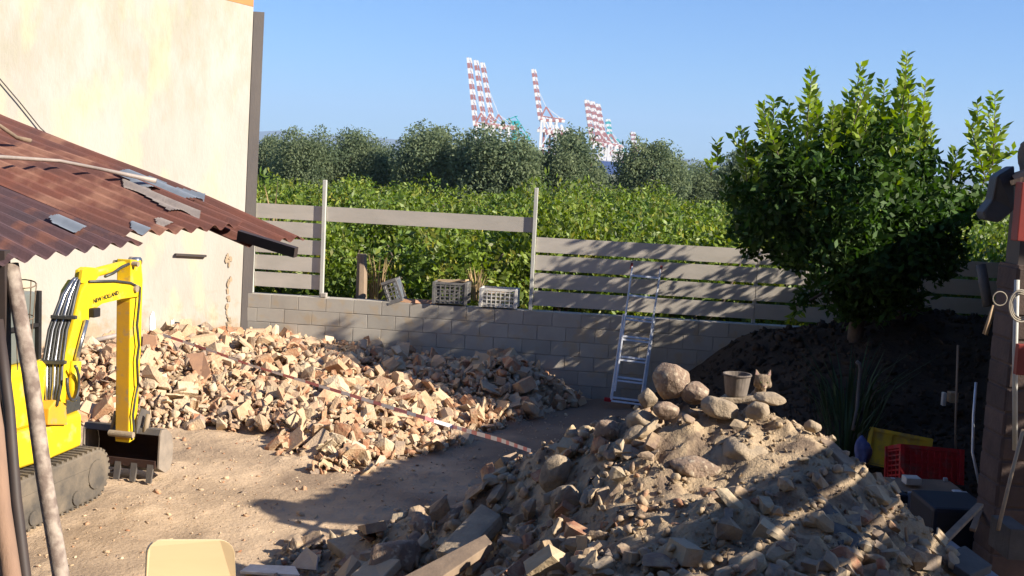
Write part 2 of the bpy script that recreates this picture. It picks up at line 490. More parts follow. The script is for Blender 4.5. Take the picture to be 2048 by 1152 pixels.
class MB:
    def __init__(s):
        s.v = []
        s.f = []
        s.mi = []

    def add(s, vs, fs, mi=0):
        b = len(s.v)
        s.v += [tuple(x) for x in vs]
        s.f += [tuple(b + i for i in q) for q in fs]
        s.mi += [mi] * len(fs)

    def box(s, c, x, y, z, mi=0):
        """centre c, half vectors x, y, z"""
        c, x, y, z = Vector(c), Vector(x), Vector(y), Vector(z)
        vs = [c + x * a + y * b + z * d for d in (-1, 1) for b in (-1, 1) for a in (-1, 1)]
        s.add(vs, [(0, 2, 3, 1), (4, 5, 7, 6), (0, 1, 5, 4), (2, 6, 7, 3), (0, 4, 6, 2), (1, 3, 7, 5)], mi)

    def abox(s, x0, x1, y0, y1, z0, z1, mi=0):
        s.box(((x0 + x1) / 2, (y0 + y1) / 2, (z0 + z1) / 2), ((x1 - x0) / 2, 0, 0), (0, (y1 - y0) / 2, 0), (0, 0, (z1 - z0) / 2), mi)

    def bar(s, a, b, w, h, up=(0, 0, 1), mi=0):
        a, b = Vector(a), Vector(b)
        d = b - a
        l = d.length
        d.normalize()
        u = Vector(up)
        sd = d.cross(u)
        if sd.length < 1e-4:
            sd = d.cross(Vector((1, 0, 0)))
        sd.normalize()
        u = sd.cross(d)
        s.box((a + b) / 2, d * l / 2, sd * w / 2, u * h / 2, mi)

    def tube(s, pts, r, n=8, mi=0, cap=True):
        pts = [Vector(p) for p in pts]
        if not isinstance(r, (list, tuple)):
            r = [r] * len(pts)
        rings = []
        ref = None
        for i, p in enumerate(pts):
            a = pts[max(i - 1, 0)]
            b = pts[min(i + 1, len(pts) - 1)]
            d = (b - a).normalized()
            if ref is None:
                ref = d.orthogonal().normalized()
            ref = (ref - d * ref.dot(d)).normalized()
            o = d.cross(ref)
            rings.append([p + (ref * math.cos(2 * math.pi * k / n) + o * math.sin(2 * math.pi * k / n)) * r[i] for k in range(n)])
        vs = [v for q in rings for v in q]
        fs = []
        for i in range(len(pts) - 1):
            for k in range(n):
                k2 = (k + 1) % n
                fs.append((i * n + k, i * n + k2, (i + 1) * n + k2, (i + 1) * n + k))
        if cap:
            fs.append(tuple(range(n - 1, -1, -1)))
            fs.append(tuple((len(pts) - 1) * n + k for k in range(n)))
        s.add(vs, fs, mi)

    def prism(s, poly, off, mi=0):
        """poly: 3-D outline; extruded by vector off"""
        poly = [Vector(p) for p in poly]
        off = Vector(off)
        n = len(poly)
        vs = poly + [p + off for p in poly]
        fs = [tuple(range(n - 1, -1, -1)), tuple(range(n, 2 * n))]
        fs += [(i, (i + 1) % n, n + (i + 1) % n, n + i) for i in range(n)]
        s.add(vs, fs, mi)

    def build(s, name, m, parent=None, smooth=False, origin=None, bevel=0.0, bseg=2):
        v = np.array(s.v, dtype=float)
        if origin is None:
            o = Vector(((v[:, 0].min() + v[:, 0].max()) / 2, (v[:, 1].min() + v[:, 1].max()) / 2, v[:, 2].min()))
        else:
            o = Vector(origin)
        me = bpy.data.meshes.new(name)
        me.from_pydata((v - np.array(o)).tolist(), [], s.f)
        for mm in (m if isinstance(m, (list, tuple)) else [m]):
            me.materials.append(mm)
        if isinstance(m, (list, tuple)):
            me.polygons.foreach_set('material_index', s.mi)
        bm = bmesh.new()
        bm.from_mesh(me)
        bmesh.ops.recalc_face_normals(bm, faces=bm.faces)
        if bevel:
            bmesh.ops.bevel(bm, geom=list(bm.edges), offset=bevel, segments=bseg, affect='EDGES', profile=0.6, clamp_overlap=True)
        bm.to_mesh(me)
        bm.free()
        if smooth:
            me.polygons.foreach_set('use_smooth', [True] * len(me.polygons))
        return link(name, me, o, parent)


def np_mesh(name, v, f, m, parent=None, origin=(0, 0, 0), smooth=False, link_it=True):
    """fast mesh from arrays; f is (n,3) or (n,4)"""
    me = bpy.data.meshes.new(name)
    v = np.asarray(v, dtype=np.float32) - np.array(origin, dtype=np.float32)
    f = np.asarray(f, dtype=np.int32)
    k = f.shape[1]
    me.vertices.add(len(v))
    me.vertices.foreach_set('co', v.ravel())
    me.loops.add(f.size)
    me.loops.foreach_set('vertex_index', f.ravel())
    me.polygons.add(len(f))
    me.polygons.foreach_set('loop_start', np.arange(len(f), dtype=np.int32) * k)
    me.polygons.foreach_set('loop_total', np.full(len(f), k, dtype=np.int32))
    me.update(calc_edges=True)
    me.materials.append(m)
    if smooth:
        me.polygons.foreach_set('use_smooth', [True] * len(me.polygons))
    if not link_it:
        return me
    return link(name, me, origin, parent)


def fbm(x, y, sc, oct=4, seed=0.0):
    """cheap vectorised value noise (numpy)"""
    out = np.zeros_like(x)
    amp = 1.0
    tot = 0
    for o in range(oct):
        X = x * sc + seed * 13.7 + o * 37.1
        Y = y * sc + seed * 5.3 + o * 11.9
        xi = np.floor(X).astype(np.int64)
        yi = np.floor(Y).astype(np.int64)
        fx = X - xi
        fy = Y - yi
        fx = fx * fx * (3 - 2 * fx)
        fy = fy * fy * (3 - 2 * fy)

        def h(a, b):
            q = (a * 374761393 + b * 668265263) & 0x7fffffff
            q = ((q ^ (q >> 13)) * 1274126177) & 0x7fffffff
            return ((q ^ (q >> 16)) & 0xffff) / 65535.0
        n = (h(xi, yi) * (1 - fx) + h(xi + 1, yi) * fx) * (1 - fy) + (h(xi, yi + 1) * (1 - fx) + h(xi + 1, yi + 1) * fx) * fy
        out += (n - 0.5) * amp
        tot += amp
        amp *= 0.5
        sc *= 2.03
    return out / tot


class TPS:
    def __init__(s, pts, lam=0.01):
        P = np.array([tuple(p) for p in pts], dtype=float)
        s.P = P[:, :2]
        n = len(P)
        K = s.k(s.P, s.P) + np.eye(n) * lam
        A = np.zeros((n + 3, n + 3))
        A[:n, :n] = K
        A[:n, n] = 1
        A[:n, n + 1:] = s.P
        A[n, :n] = 1
        A[n + 1:, :n] = s.P.T
        s.w = np.linalg.solve(A, np.concatenate([P[:, 2], [0, 0, 0]]))

    @staticmethod
    def k(a, b):
        d = np.sqrt(((a[:, None, :] - b[None, :, :]) ** 2).sum(-1))
        return d  # linear kernel: no overshoot

    def __call__(s, x, y):
        sh = np.shape(x)
        Q = np.stack([np.ravel(x), np.ravel(y)], 1).astype(float)
        out = s.k(Q, s.P) @ s.w[:-3] + s.w[-3] + Q @ s.w[-2:]
        return out.reshape(sh)


def grid(name, x0, x1, y0, y1, step, fn, m, kind=None, parent=None, cut=None, smooth=True):
    nx = int((x1 - x0) / step) + 1
    ny = int((y1 - y0) / step) + 1
    X, Y = np.meshgrid(np.linspace(x0, x1, nx), np.linspace(y0, y1, ny))
    Z = fn(X, Y)
    v = np.stack([X.ravel(), Y.ravel(), Z.ravel()], 1)
    i = np.arange(nx * ny).reshape(ny, nx)
    f = np.stack([i[:-1, :-1].ravel(), i[:-1, 1:].ravel(), i[1:, 1:].ravel(), i[1:, :-1].ravel()], 1)
    if cut is not None:
        zf = Z.ravel()[f]
        f = f[(zf > cut).any(1)]
        us, inv = np.unique(f, return_inverse=True)
        v = v[us]
        f = inv.reshape(f.shape)
    o = np_mesh(name, v, f, m, parent, origin=((x0 + x1) / 2, (y0 + y1) / 2, 0), smooth=smooth)
    if kind:
        o['kind'] = kind
    return o


# ------------------------------------------------------------ the wall line
WA = Vector((-3.80, 16.20, 0))
WB = Vector((7.6, 14.95, 0))
WD = (WB - WA).normalized()
WN = Vector((WD.y, -WD.x, 0))          # towards the camera
WTOP = 1.15
WT = 0.20


def wall_pt(s, out=0.0, z=0.0):
    q = WA + WD * s + WN * out
    return Vector((q.x, q.y, z))


def wall_s(px, py, out=0.0):
    q = onplane(px, py, wall_pt(0, out), WN)
    return (q - WA).dot(WD), q.z


# ------------------------------------------------------------ terrain
def ground_h(x, y):
    z = fbm(x, y, 0.35, 3, 1) * 0.10 + fbm(x, y, 2.2, 4, 2) * 0.05
    ruts = np.sin((x * 0.55 + y * 0.28) * 9 + fbm(x, y, 0.8, 2, 4) * 7) * 0.012
    z = z + ruts * np.clip((12.5 - y) / 3, 0, 1) * 0.8
    c = np.clip(fbm(x, y, 9.0, 3, 8), 0.08, 1) - 0.08
    return z + c * 0.10 - 0.02


# left rubble heap
pL = [at(160, 700, 14.0), at(230, 705, 14.2), at(300, 695, 14.7), at(400, 692, 15.0), at(480, 682, 15.6), at(560, 692, 15.5), at(640, 697, 15.5),
      at(740, 708, 15.4), at(830, 726, 15.3), at(900, 738, 15.2), at(980, 735, 15.1), at(1040, 732, 15.0), at(1095, 765, 14.9),
      at(250, 760, 13.3), at(400, 750, 13.9), at(560, 765, 13.9), at(700, 775, 13.9), at(820, 785, 14.0), at(930, 800, 14.1), at(1040, 785, 14.4)]
toe = [(60, 835), (160, 838), (300, 845), (400, 850), (500, 868), (590, 905), (640, 938), (720, 938), (800, 912), (900, 885), (985, 848), (1080, 818), (1135, 800)]
pL += [atz(x, y, 0.02) for x, y in toe]
pL += [atz(x, y + 40, -0.12) for x, y in toe]
pL += [Vector((-5.5, 14.6, 0.5)), Vector((-6.5, 13.4, 0.3)), Vector((1.3, 14.8, -0.12)), Vector((1.6, 15.4, -0.12)), Vector((1.5, 16.2, -0.1)),
       Vector((-1, 16.4, 0.35)), Vector((-3, 16.8, 0.55)), Vector((0.5, 16.2, 0.35))]
tL = TPS(pL)


def left_h(x, y):
    return tL(x, y) + fbm(x, y, 1.3, 4, 3) * 0.16


# near heap
pN = [at(640, 1098, 8.6), at(740, 1075, 8.4), at(830, 1045, 8.2), at(930, 1005, 8.0), at(1000, 945, 7.8), at(1060, 905, 7.6), at(1150, 862, 7.4),
      at(1230, 822, 7.2), at(1300, 805, 7.1), at(1380, 800, 7.05), at(1450, 803, 7.0), at(1560, 812, 7.0), at(1640, 860, 6.8), at(1700, 910, 6.7),
      at(1760, 975, 6.5), at(1850, 1060, 6.3), at(1880, 1150, 6.0),
      at(700, 1152, 8.1), at(900, 1152, 7.0), at(1000, 1152, 6.4), at(1100, 1152, 5.9), at(1300, 1152, 5.2), at(1500, 1152, 5.0), at(1700, 1152, 5.1),
      at(1000, 1040, 7.2), at(1150, 1000, 6.7), at(1300, 950, 6.4), at(1450, 950, 6.3), at(1550, 900, 6.5), at(1600, 1000, 5.9), at(1400, 1060, 5.6),
      at(1200, 1080, 5.9), at(1750, 1080, 5.7)]
ring = [(-2.4, 8.9), (-2.6, 8.0), (-1.9, 6.6), (-1.3, 5.4), (-1.0, 4.2), (-0.6, 3.2), (0.5, 2.6), (2, 2.4), (3.6, 2.8),
        (-1.9, 9.6), (-0.9, 9.8), (0.1, 9.6), (0.8, 9.1), (1.6, 8.9), (2.4, 8.7), (3.2, 8.3)]
pN += [Vector((a, b, -0.14)) for a, b in ring] + [Vector((3.3, 7.2, 0.2)), Vector((3.4, 6.0, 0.3)), Vector((3.5, 4.6, 0.3)), Vector((0.6, 3.8, 1.0)), Vector((2.2, 3.6, 1.0))]
tN = TPS(pN)


def near_h(x, y):
    z = tN(x, y)
    sc = np.clip((z + 0.1) / 0.5, 0, 1)
    c = np.clip(fbm(x, y, 7.0, 3, 9), 0.02, 1)
    r = 1 - np.abs(fbm(x, y, 3.2, 3, 21)) * 6
    return z + sc * (fbm(x, y, 1.6, 4, 6) * 0.20 + c * 0.22 - np.clip(r, 0, 1) * 0.035 + fbm(x, y, 18.0, 3, 7) * 0.05 - 0.02)


pM = [at(1440, 760, 13.9), at(1500, 705, 14.0), at(1600, 665, 14.1), at(1700, 652, 14.1), at(1780, 628, 14.0), at(1850, 618, 14.0), at(1950, 640, 13.8),
      at(2040, 650, 13.5), at(1420, 800, 13.6), at(1400, 830, 13.4), at(1550, 800, 12.6), at(1700, 760, 12.6), at(1900, 760, 12.6), at(1700, 880, 11.2),
      at(1800, 965, 10.2), at(1950, 990, 9.6), at(1650, 940, 10.5), at(1550, 900, 11.4), at(2000, 900, 11),
      Vector((1.9, 14.8, 0.0)), Vector((1.6, 13.4, -0.1)), Vector((1.4, 12, -0.12)), Vector((1.4, 10.4, -0.12)), Vector((1.6, 9.4, -0.12)),
      Vector((3, 14.9, 1.0)), Vector((4.5, 15, 1.3)), Vector((6.5, 14.9, 1.4)), Vector((7.5, 12, 1.0)), Vector((7, 9, 0.4)),
      Vector((3, 8.8, 0.25)), Vector((4, 8, 0.3)), Vector((5, 7, 0.2)), Vector((3, 16, 0.9)), Vector((2.4, 8.4, 0.0))]
tM = TPS(pM)


def mound_h(x, y):
    return tM(x, y) + fbm(x, y, 1.5, 4, 12) * 0.16 + fbm(x, y, 9.0, 3, 14) * 0.05


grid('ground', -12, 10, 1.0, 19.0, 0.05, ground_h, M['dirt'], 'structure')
big = MB()
S = 15000
big.add([(-S, -S, -0.25), (S, -S, -0.25), (S, S, -0.25), (-S, S, -0.25)], [(0, 1, 2, 3)])
big.build('field', M['field'])['kind'] = 'structure'

# hills on the horizon
hp = [(-900, 300), (-300, 296), (200, 280), (420, 262), (520, 263), (560, 261), (600, 266), (660, 270), (760, 276), (860, 285), (960, 296), (1100, 310),
      (1250, 318), (1360, 316), (1400, 320), (1450, 324), (1500, 316), (1600, 322), (1800, 342), (1950, 360), (2100, 372), (2600, 400)]
HD = 11000.0
vs = []
for i, (a, b) in enumerate(hp):
    q = at(a, b, HD)
    vs += [(q.x, HD - 2500, -5), (q.x, HD, max(q.z, 20)), (q.x, HD + 3000, -5)]
fs = []
for i in range(len(hp) - 1):
    fs += [(3 * i, 3 * i + 3, 3 * i + 4, 3 * i + 1), (3 * i + 1, 3 * i + 4, 3 * i + 5, 3 * i + 2)]
hb = MB()
hb.add(vs, fs)
hb.build('hills', M['hill'], smooth=True)['kind'] = 'structure'

# ------------------------------------------------------------ concrete block wall
LW = (WB - WA).length
bw = thing('block_wall', 'low wall of grey concrete blocks under the slatted fence', 'wall', wall_pt(LW / 2))
core = MB()
a, b = wall_pt(0, -0.006), wall_pt(LW, -0.006)
c = (a + b) / 2 - WN * (WT / 2 - 0.008)
core.box((c.x, c.y, WTOP / 2 - 0.006), WD * LW / 2, WN * (WT / 2 - 0.012), (0, 0, WTOP / 2 - 0.004))
core.build('mortar_core', M['mortar'], bw)
bl, bh, jt = 0.40, 0.20, 0.007


def block_mesh(w):
    m = MB()
    m.box((0, 0, 0), (w / 2 - jt / 2, 0, 0), (0, WT / 2, 0), (0, 0, bh / 2 - jt / 2))
    o = m.build('tmp', M['block'], origin=(0, 0, 0), bevel=0.003, bseg=1)
    me = o.data
    bpy.data.objects.remove(o)
    return me


bfull, bhalf = block_mesh(bl), block_mesh(bl / 2)
wang = math.atan2(WD.y, WD.x)
rows = 6
for rr in range(rows):
    z = WTOP - bh / 2 - rr * bh
    s = 0.0
    if rr % 2:
        segs = [(0.1, bhalf)]
        s = 0.2
    else:
        segs = []
    while s < LW - 0.2:
        segs.append((s + 0.2, bfull))
        s += bl
    for sc, me in segs:
        o = link('concrete_block', me, wall_pt(sc, -WT / 2 + rng.uniform(-0.002, 0.003), z + rng.uniform(-0.002, 0.002)), bw)
        o.rotation_euler = (0, 0, wang + rng.uniform(-0.003, 0.003))

# ------------------------------------------------------------ slatted fence
fe = thing('slatted_fence', 'beige fence of wide horizontal boards with an open gap, on the block wall', 'fence', wall_pt(LW / 2, 0, WTOP))


def fence_board(s0, s1, z, h=0.205, th=0.022, out=-0.09, sag=0.0):
    m = MB()
    a = wall_pt(s0, out, z + sag)
    b = wall_pt(s1, out, z)
    m.bar(a, b, th, h)
    return m.build('board', M['board'], fe)


def fence_post(s, z0, z1, w=0.06, out=-0.065):
    m = MB()
    m.bar(wall_pt(s, out, z0), wall_pt(s, out, z1), w, 0.05, up=WD)
    return m.build('post', M['fpost'], fe, bevel=0.004, bseg=1)


sP0 = wall_s(503, 480)[0]
sP1 = wall_s(644, 480)[0]
sP2 = wall_s(1067, 480)[0]
sP3 = wall_s(1514, 560)[0]
sP4 = wall_s(1850, 560)[0]
fence_post(sP0, WTOP + 0.003, 3.02)
fence_post(sP1, WTOP + 0.003, 2.80)
fence_post(sP2, WTOP + 0.003, 2.84)
fence_post(sP3, WTOP + 0.003, 2.12, 0.05, -0.13)
fence_post(sP4, WTOP + 0.003, 2.12, 0.05, -0.13)
zt = 2.43
for i in range(5):
    fence_board(sP0 + 0.031, sP1 - 0.031, zt - 0.105 - i * 0.243)
fence_board(sP1 + 0.031, sP2 - 0.031, zt - 0.105)
for i in range(4):
    z = 2.165 - 0.105 - i * 0.247
    fence_board(sP2 + 0.031, sP3 - 0.004, z)
    fence_board(sP3 + 0.004, sP4 - 0.004, z + 0.004)
    fence_board(sP4 + 0.004, LW - 0.1, z)

# ------------------------------------------------------------ rendered house wall on the left
BP = Vector((-3.84, 16.17, 0))
BDIR = Vector((-2.7, -1.95, 0)).normalized()    # running left and nearer
BN = Vector((-BDIR.y, BDIR.x, 0))
if BN.dot(Vector((1, -1, 0))) < 0:
    BN = -BN


def bpt(px, py, out=0.0):
    return onplane(px, py, BP + BN * out, BN)


hw = thing('rendered_house', 'tall cream rendered gable wall of the house on the left, stained near its foot', 'house', BP + BDIR * 2)
m = MB()
# real corner leans slightly, as in the photograph
c0 = bpt(478, 660)
c0.z = 0
c1 = bpt(507, 14)
top_l = bpt(-500, -120)
poly = [BP + BDIR * 7 + Vector((0, 0, -0.2)), c0 + Vector((0, 0, -0.2)), c1]
tl = BP + BDIR * 7
pA = c1
pB = bpt(300, -38)
sl = (pB - pA)
tl2 = pA + sl * ((tl - pA).dot(BDIR) / sl.dot(BDIR))
poly.append(tl2)
m.prism([p for p in poly], -BN * 0.3)
wallo = m.build('wall', M['plaster'], hw)
m = MB()
d = (tl2 - pA).normalized()
m.prism([pA + Vector((0, 0, 0.004)), tl2 + Vector((0, 0, 0.004)), tl2 + Vector((0, 0, 0.5)), pA + Vector((0, 0, 0.5))], -BN * 0.26)
pp = m.build('parapet', M['parapet'], hw)
pp['label'] = 'orange band along the roof edge'
# concrete strip at the corner
m = MB()
a0, a1 = c0 + Vector((0, 0, -0.2)), c1 - Vector((0, 0, 0.06))
w = Vector((0.15, 0.02, 0))
m.prism([a0 + BN * 0.0 + w * 0.06, a1 + w * 0.06, a1 + w, a0 + w], -BN * 0.3)
m.build('corner_pillar', M['concrete'], hw)
# exposed brick stubs along the eroded corner
for k in range(26):
    px = 457 + rng.gauss(0, 2.6)
    py = rng.choice([rng.uniform(512, 536), rng.uniform(558, 655), rng.uniform(558, 655), rng.uniform(590, 660)])
    vv = []
    rx, ry = rng.uniform(1.5, 4.5), rng.uniform(3, 9)
    for j in range(9):
        an = j / 9 * 2 * math.pi
        kk = rng.uniform(0.55, 1.1)
        vv.append(bpt(px + math.cos(an) * rx * kk, py + math.sin(an) * ry * kk, 0.003 + k * 0.0004))
    m = MB()
    m.prism(vv, BN * 0.006)
    m.build('exposed_brick', M['render_old'], hw)
m = MB()
m.bar(bpt(351, 509, 0.03), bpt(412, 512, 0.03), 0.05, 0.03)
o = m.build('wall_bracket', M['dark_m'], hw)
m = MB()
m.tube([bpt(-40, 110, 0.03), bpt(0, 158, 0.04), bpt(40, 205, 0.04), bpt(80, 255, 0.04), bpt(120, 292, 0.04), bpt(160, 322, 0.03)], 0.008, 5)
m.build('cable', M['dark_m'], hw)

# white paint remains against the wall
for k, (px, py, w, h) in enumerate([(305, 648, 6, 28), (352, 668, 9, 14), (362, 672, 10, 10), (345, 660, 4, 22), (372, 668, 5, 8)]):
    vv = []
    for j in range(12):
        an = j / 12 * 2 * math.pi
        kk = 0.7 + 0.5 * rng.random()
        vv.append(bpt(px + math.cos(an) * w * kk, py + math.sin(an) * h * kk, 0.004))
    m = MB()
    m.prism(vv, BN * 0.006)
    m.build('white_paint_splash', M['white_stuff'], hw)


# ------------------------------------------------------------ rubble pieces
def hull_mesh(name, pts, m):
    bm = bmesh.new()
    for p in pts:
        bm.verts.new(p)
    r = bmesh.ops.convex_hull(bm, input=bm.verts)
    bmesh.ops.delete(bm, geom=[g for g in bm.verts if not g.link_faces], context='VERTS')
    bmesh.ops.recalc_face_normals(bm, faces=bm.faces)
    me = bpy.data.meshes.new(name)
    bm.to_mesh(me)
    bm.free()
    me.materials.append(m)
    return me


def stone_mesh(R, n, dims, m, name='stone', box=0.0):
    pts = []
    for i in range(n):
        v = Vector((R.gauss(0, 1), R.gauss(0, 1), R.gauss(0, 1))).normalized()
        if box:
            k = max(abs(v.x), abs(v.y), abs(v.z))
            v = v.lerp(v / k, box)
        pts.append(Vector((v.x * dims[0], v.y * dims[1], v.z * dims[2])) * 0.5 * R.uniform(0.9, 1.08))
    return hull_mesh(name, pts, m)


def brick_mesh(R, dims, m, name='brick'):
    pts = []
    for x in (-1, 1):
        for y in (-1, 1):
            for z in (-1, 1):
                j = 0.16 if x > 0 else 0.03
                pts.append(Vector((x * dims[0] / 2 * (1 - R.uniform(0, j * 3)), y * dims[1] / 2 * (1 - R.uniform(0, j)), z * dims[2] / 2 * (1 - R.uniform(0, j * 0.6)))))
    pts.append(Vector((dims[0] * 0.5, R.uniform(-.3, .3) * dims[1], R.uniform(-.3, .3) * dims[2])))
    return hull_mesh(name, pts, m)


def shard_mesh(R, w, l, th, curve, m, name='tile_shard'):
    n = 5
    vs = []
    rag = [R.uniform(0.7, 1.0) for _ in range(n)]
    rag2 = [R.uniform(0.75, 1.0) for _ in range(n)]
    for k in range(n):
        t = k / (n - 1) * 2 - 1
        an = t * curve
        if curve > 0.05:
            rr = w / 2 / math.sin(min(curve, 1.5))
            x, z = math.sin(an) * rr, math.cos(an) * rr - rr
            nx, nz = math.sin(an), math.cos(an)
        else:
            x, z, nx, nz = t * w / 2, 0, 0, 1
        for yy in (-l / 2 * rag[k], l / 2 * rag2[k]):
            vs.append((x, yy, z))
            vs.append((x - nx * th, yy, z - nz * th))
    fs = []
    for k in range(n - 1):
        a = k * 4
        b = a + 4
        fs += [(a, b, b + 2, a + 2), (a + 1, a + 3, b + 3, b + 1), (a, a + 1, b + 1, b), (a + 2, b + 2, b + 3, a + 3)]
    fs += [(0, 2, 3, 1), ((n - 1) * 4, (n - 1) * 4 + 1, (n - 1) * 4 + 3, (n - 1) * 4 + 2)]
    me = bpy.data.meshes.new(name)
    me.from_pydata(vs, [], fs)
    bm = bmesh.new()
    bm.from_mesh(me)
    bmesh.ops.recalc_face_normals(bm, faces=bm.faces)
    bm.to_mesh(me)
    bm.free()
    me.materials.append(m)
    return me


R5 = random.Random(3)


def kit(m, ns=(10, 12, 16), nv=14):
    k = {'stone': [], 'brick': [], 'tile_shard': []}
    for i in range(nv):
        k['stone'].append(stone_mesh(R5, R5.choice(ns), (0.18, R5.uniform(0.10, 0.16), R5.uniform(0.05, 0.12)), m, box=R5.choice([0, 0.4, 0.7])))
    for i in range(8):
        k['brick'].append(brick_mesh(R5, (R5.uniform(0.12, 0.24), 0.12, R5.choice([0.055, 0.06, 0.10])), m))
    for i in range(8):
        k['tile_shard'].append(shard_mesh(R5, R5.uniform(0.12, 0.17), R5.uniform(0.12, 0.26), 0.016, R5.choice([0, 0.03, 0.8, 1.2]), m))
    return k


kitL = kit(M['rubble'])
kitN = kit(M['rubble2'], (16, 20, 26), 20)


def arrs(me):
    v = np.empty(len(me.vertices) * 3, dtype=np.float32)
    me.vertices.foreach_get('co', v)
    v = v.reshape(-1, 3)
    me2f = []
    for p in me.polygons:
        vv = list(p.vertices)
        for i in range(1, len(vv) - 1):
            me2f.append((vv[0], vv[i], vv[i + 1]))
    return v, np.array(me2f, dtype=np.int32)


def joined(name, items, m, parent=None, label=None, kind='stuff', origin=(0, 0, 0)):
    """items: (mesh, loc, rot matrix, scale) -> one stuff mesh"""
    cache = {}
    V, Fc = [], []
    base = 0
    for me, loc, rot, sc in items:
        if me.name not in cache:
            cache[me.name] = arrs(me)
        v, f = cache[me.name]
        Rm = np.array(rot)[:3, :3]
        V.append((v * sc) @ Rm.T + np.array(loc))
        Fc.append(f + base)
        base += len(v)
    o = np_mesh(name, np.concatenate(V), np.concatenate(Fc), m, parent, origin=origin)
    if kind:
        o['kind'] = kind
    return o


def normal_of(fn, x, y, e=0.08):
    hx = float(fn(np.array([x + e]), np.array([y]))[0] - fn(np.array([x - e]), np.array([y]))[0]) / (2 * e)
    hy = float(fn(np.array([x]), np.array([y + e]))[0] - fn(np.array([x]), np.array([y - e]))[0]) / (2 * e)
    return Vector((-hx, -hy, 1)).normalized()


def rand_rot(R, n, tilt):
    q = Vector((0, 0, 1)).rotation_difference(n)
    e = Matrix.Rotation(R.uniform(0, 6.283), 3, 'Z')
    t = Matrix.Rotation(R.gauss(0, tilt), 3, 'X') @ Matrix.Rotation(R.gauss(0, tilt), 3, 'Y')
    return (q.to_matrix() @ t @ e)


def scatter(fn, bounds, ok, count, kits, weights, size, parent, mstuff, limits, seed, tilt=0.5, lift=0.25, minpx=9):
    R = random.Random(seed)
    cand = []
    xs = []
    while len(xs) < count:
        x, y = R.uniform(bounds[0], bounds[1]), R.uniform(bounds[2], bounds[3])
        xs.append((x, y))
    X = np.array([p[0] for p in xs])
    Y = np.array([p[1] for p in xs])
    Z = fn(X, Y)
    for x, y, z in zip(X, Y, Z):
        px, py = project(x, y, z)
        w = ok(x, y, z, px, py)
        if w is None:
            continue
        k = R.choices(list(weights), list(weights.values()))[0]
        me = R.choice(kits[k])
        sc = size(R, x, y, px, py) * w
        n = normal_of(fn, x, y)
        rot = rand_rot(R, n, tilt)
        loc = Vector((x, y, z)) + n * (0.05 * sc * R.uniform(-0.2, 1) + lift * 0.04)
        vis = (-100 < px < 2150 and py < 1250)
        big = sc * 0.2 / y * (1 if vis else 0.01)
        cand.append((big, k, me, loc, rot, sc))
    cand.sort(key=lambda c: -c[0])
    cnt = {}
    rest = []
    for c in cand:
        cnt[c[1]] = cnt.get(c[1], 0)
        if cnt[c[1]] < limits.get(c[1], 290) and c[0] * F_PX > minpx:
            cnt[c[1]] += 1
            o = link(c[1], c[2], c[3], parent)
            o.rotation_euler = c[4].to_euler()
            o.scale = (c[5],) * 3
        else:
            rest.append((c[2], c[3], c[4], c[5]))
    if rest:
        joined('rubble_bits', rest, mstuff, parent, origin=ORG[parent])


# left heap
rl = thing('rubble_heap', 'long heap of broken bricks, tile shards and stones along the house and the block wall', 'rubble heap', (-2, 13.5, 0))
grid('heap_core', -7.0, 1.5, 10.6, 16.05, 0.05, lambda x, y: np.where(((x - WA.x) * WN.x + (y - WA.y) * WN.y) > 0.02, left_h(x, y) - 0.04, -0.3), M['heapbase'], parent=rl, cut=-0.06)


def okL(x, y, z, px, py):
    if z < -0.03 or (Vector((x, y, 0)) - WA).dot(WN) < 0.12 or (Vector((x, y, 0)) - BP).dot(BN) < 0.1:
        return None
    if px < 20 or px > 1160:
        return None
    if py > 862 and px < 560:
        return None
    return 1.0


scatter(left_h, (-6.6, 1.4, 10.8, 16.0), okL, 13000, kitL, {'stone': 0.5, 'brick': 0.2, 'tile_shard': 0.30},
        lambda R, x, y, px, py: min(1.7, 0.22 + R.expovariate(1 / 0.33)), rl, M['rubble'], {'stone': 295, 'brick': 295, 'tile_shard': 290}, 11, tilt=0.75, lift=0.6, minpx=7)

# near heap
rn = thing('earth_heap', 'big near heap of pale earth, stones and broken bricks with the cat behind its top', 'earth heap', (1, 6, 0))
grid('heap_core', -2.6, 3.7, 2.4, 9.9, 0.025, near_h, M['soil'], parent=rn, cut=-0.03)


def okN(x, y, z, px, py):
    if z < 0.0:
        return None
    stony = px < 1330 - (py - 800) * 0.15 or py > 1085
    top = py < 860 and 1180 < px < 1600
    R = (abs(math.sin(x * 91.7 + y * 47.3) * 1000) % 1)
    if stony:
        return 1.0
    if top:
        return 0.6 if R < 0.35 else None
    if px > 1640 or (py - 1090) > -(px - 1260) * 0.55:
        return 0.85 if R < 0.5 else None
    return 0.4 if R < 0.12 else None


def sizeN(R, x, y, px, py):
    return min(1.05 if y < 6.6 else 1.3, 0.2 + R.expovariate(1 / 0.28))


scatter(near_h, (-2.5, 3.6, 3.0, 9.8), okN, 6500, kitN, {'stone': 0.74, 'brick': 0.16, 'tile_shard': 0.10}, sizeN, rn, M['rubble2'],
        {'stone': 298, 'brick': 200, 'tile_shard': 160}, 23, tilt=0.5, lift=0.3, minpx=12)
# crumbs on the earth heap
items = []
R6 = random.Random(8)
X = nr.uniform(-2.3, 3.4, 9000)
Y = nr.uniform(4.2, 9.4, 9000)
Z = near_h(X, Y)
for x, y, z in zip(X, Y, Z):
    if z > 0:
        items.append((R6.choice(kitN['stone']), (x, y, z + 0.004), rand_rot(R6, Vector((0, 0, 1)), 1.0), R6.uniform(0.05, 0.22)))
joined('crumbs', items, M['soil'], rn, origin=ORG[rn])

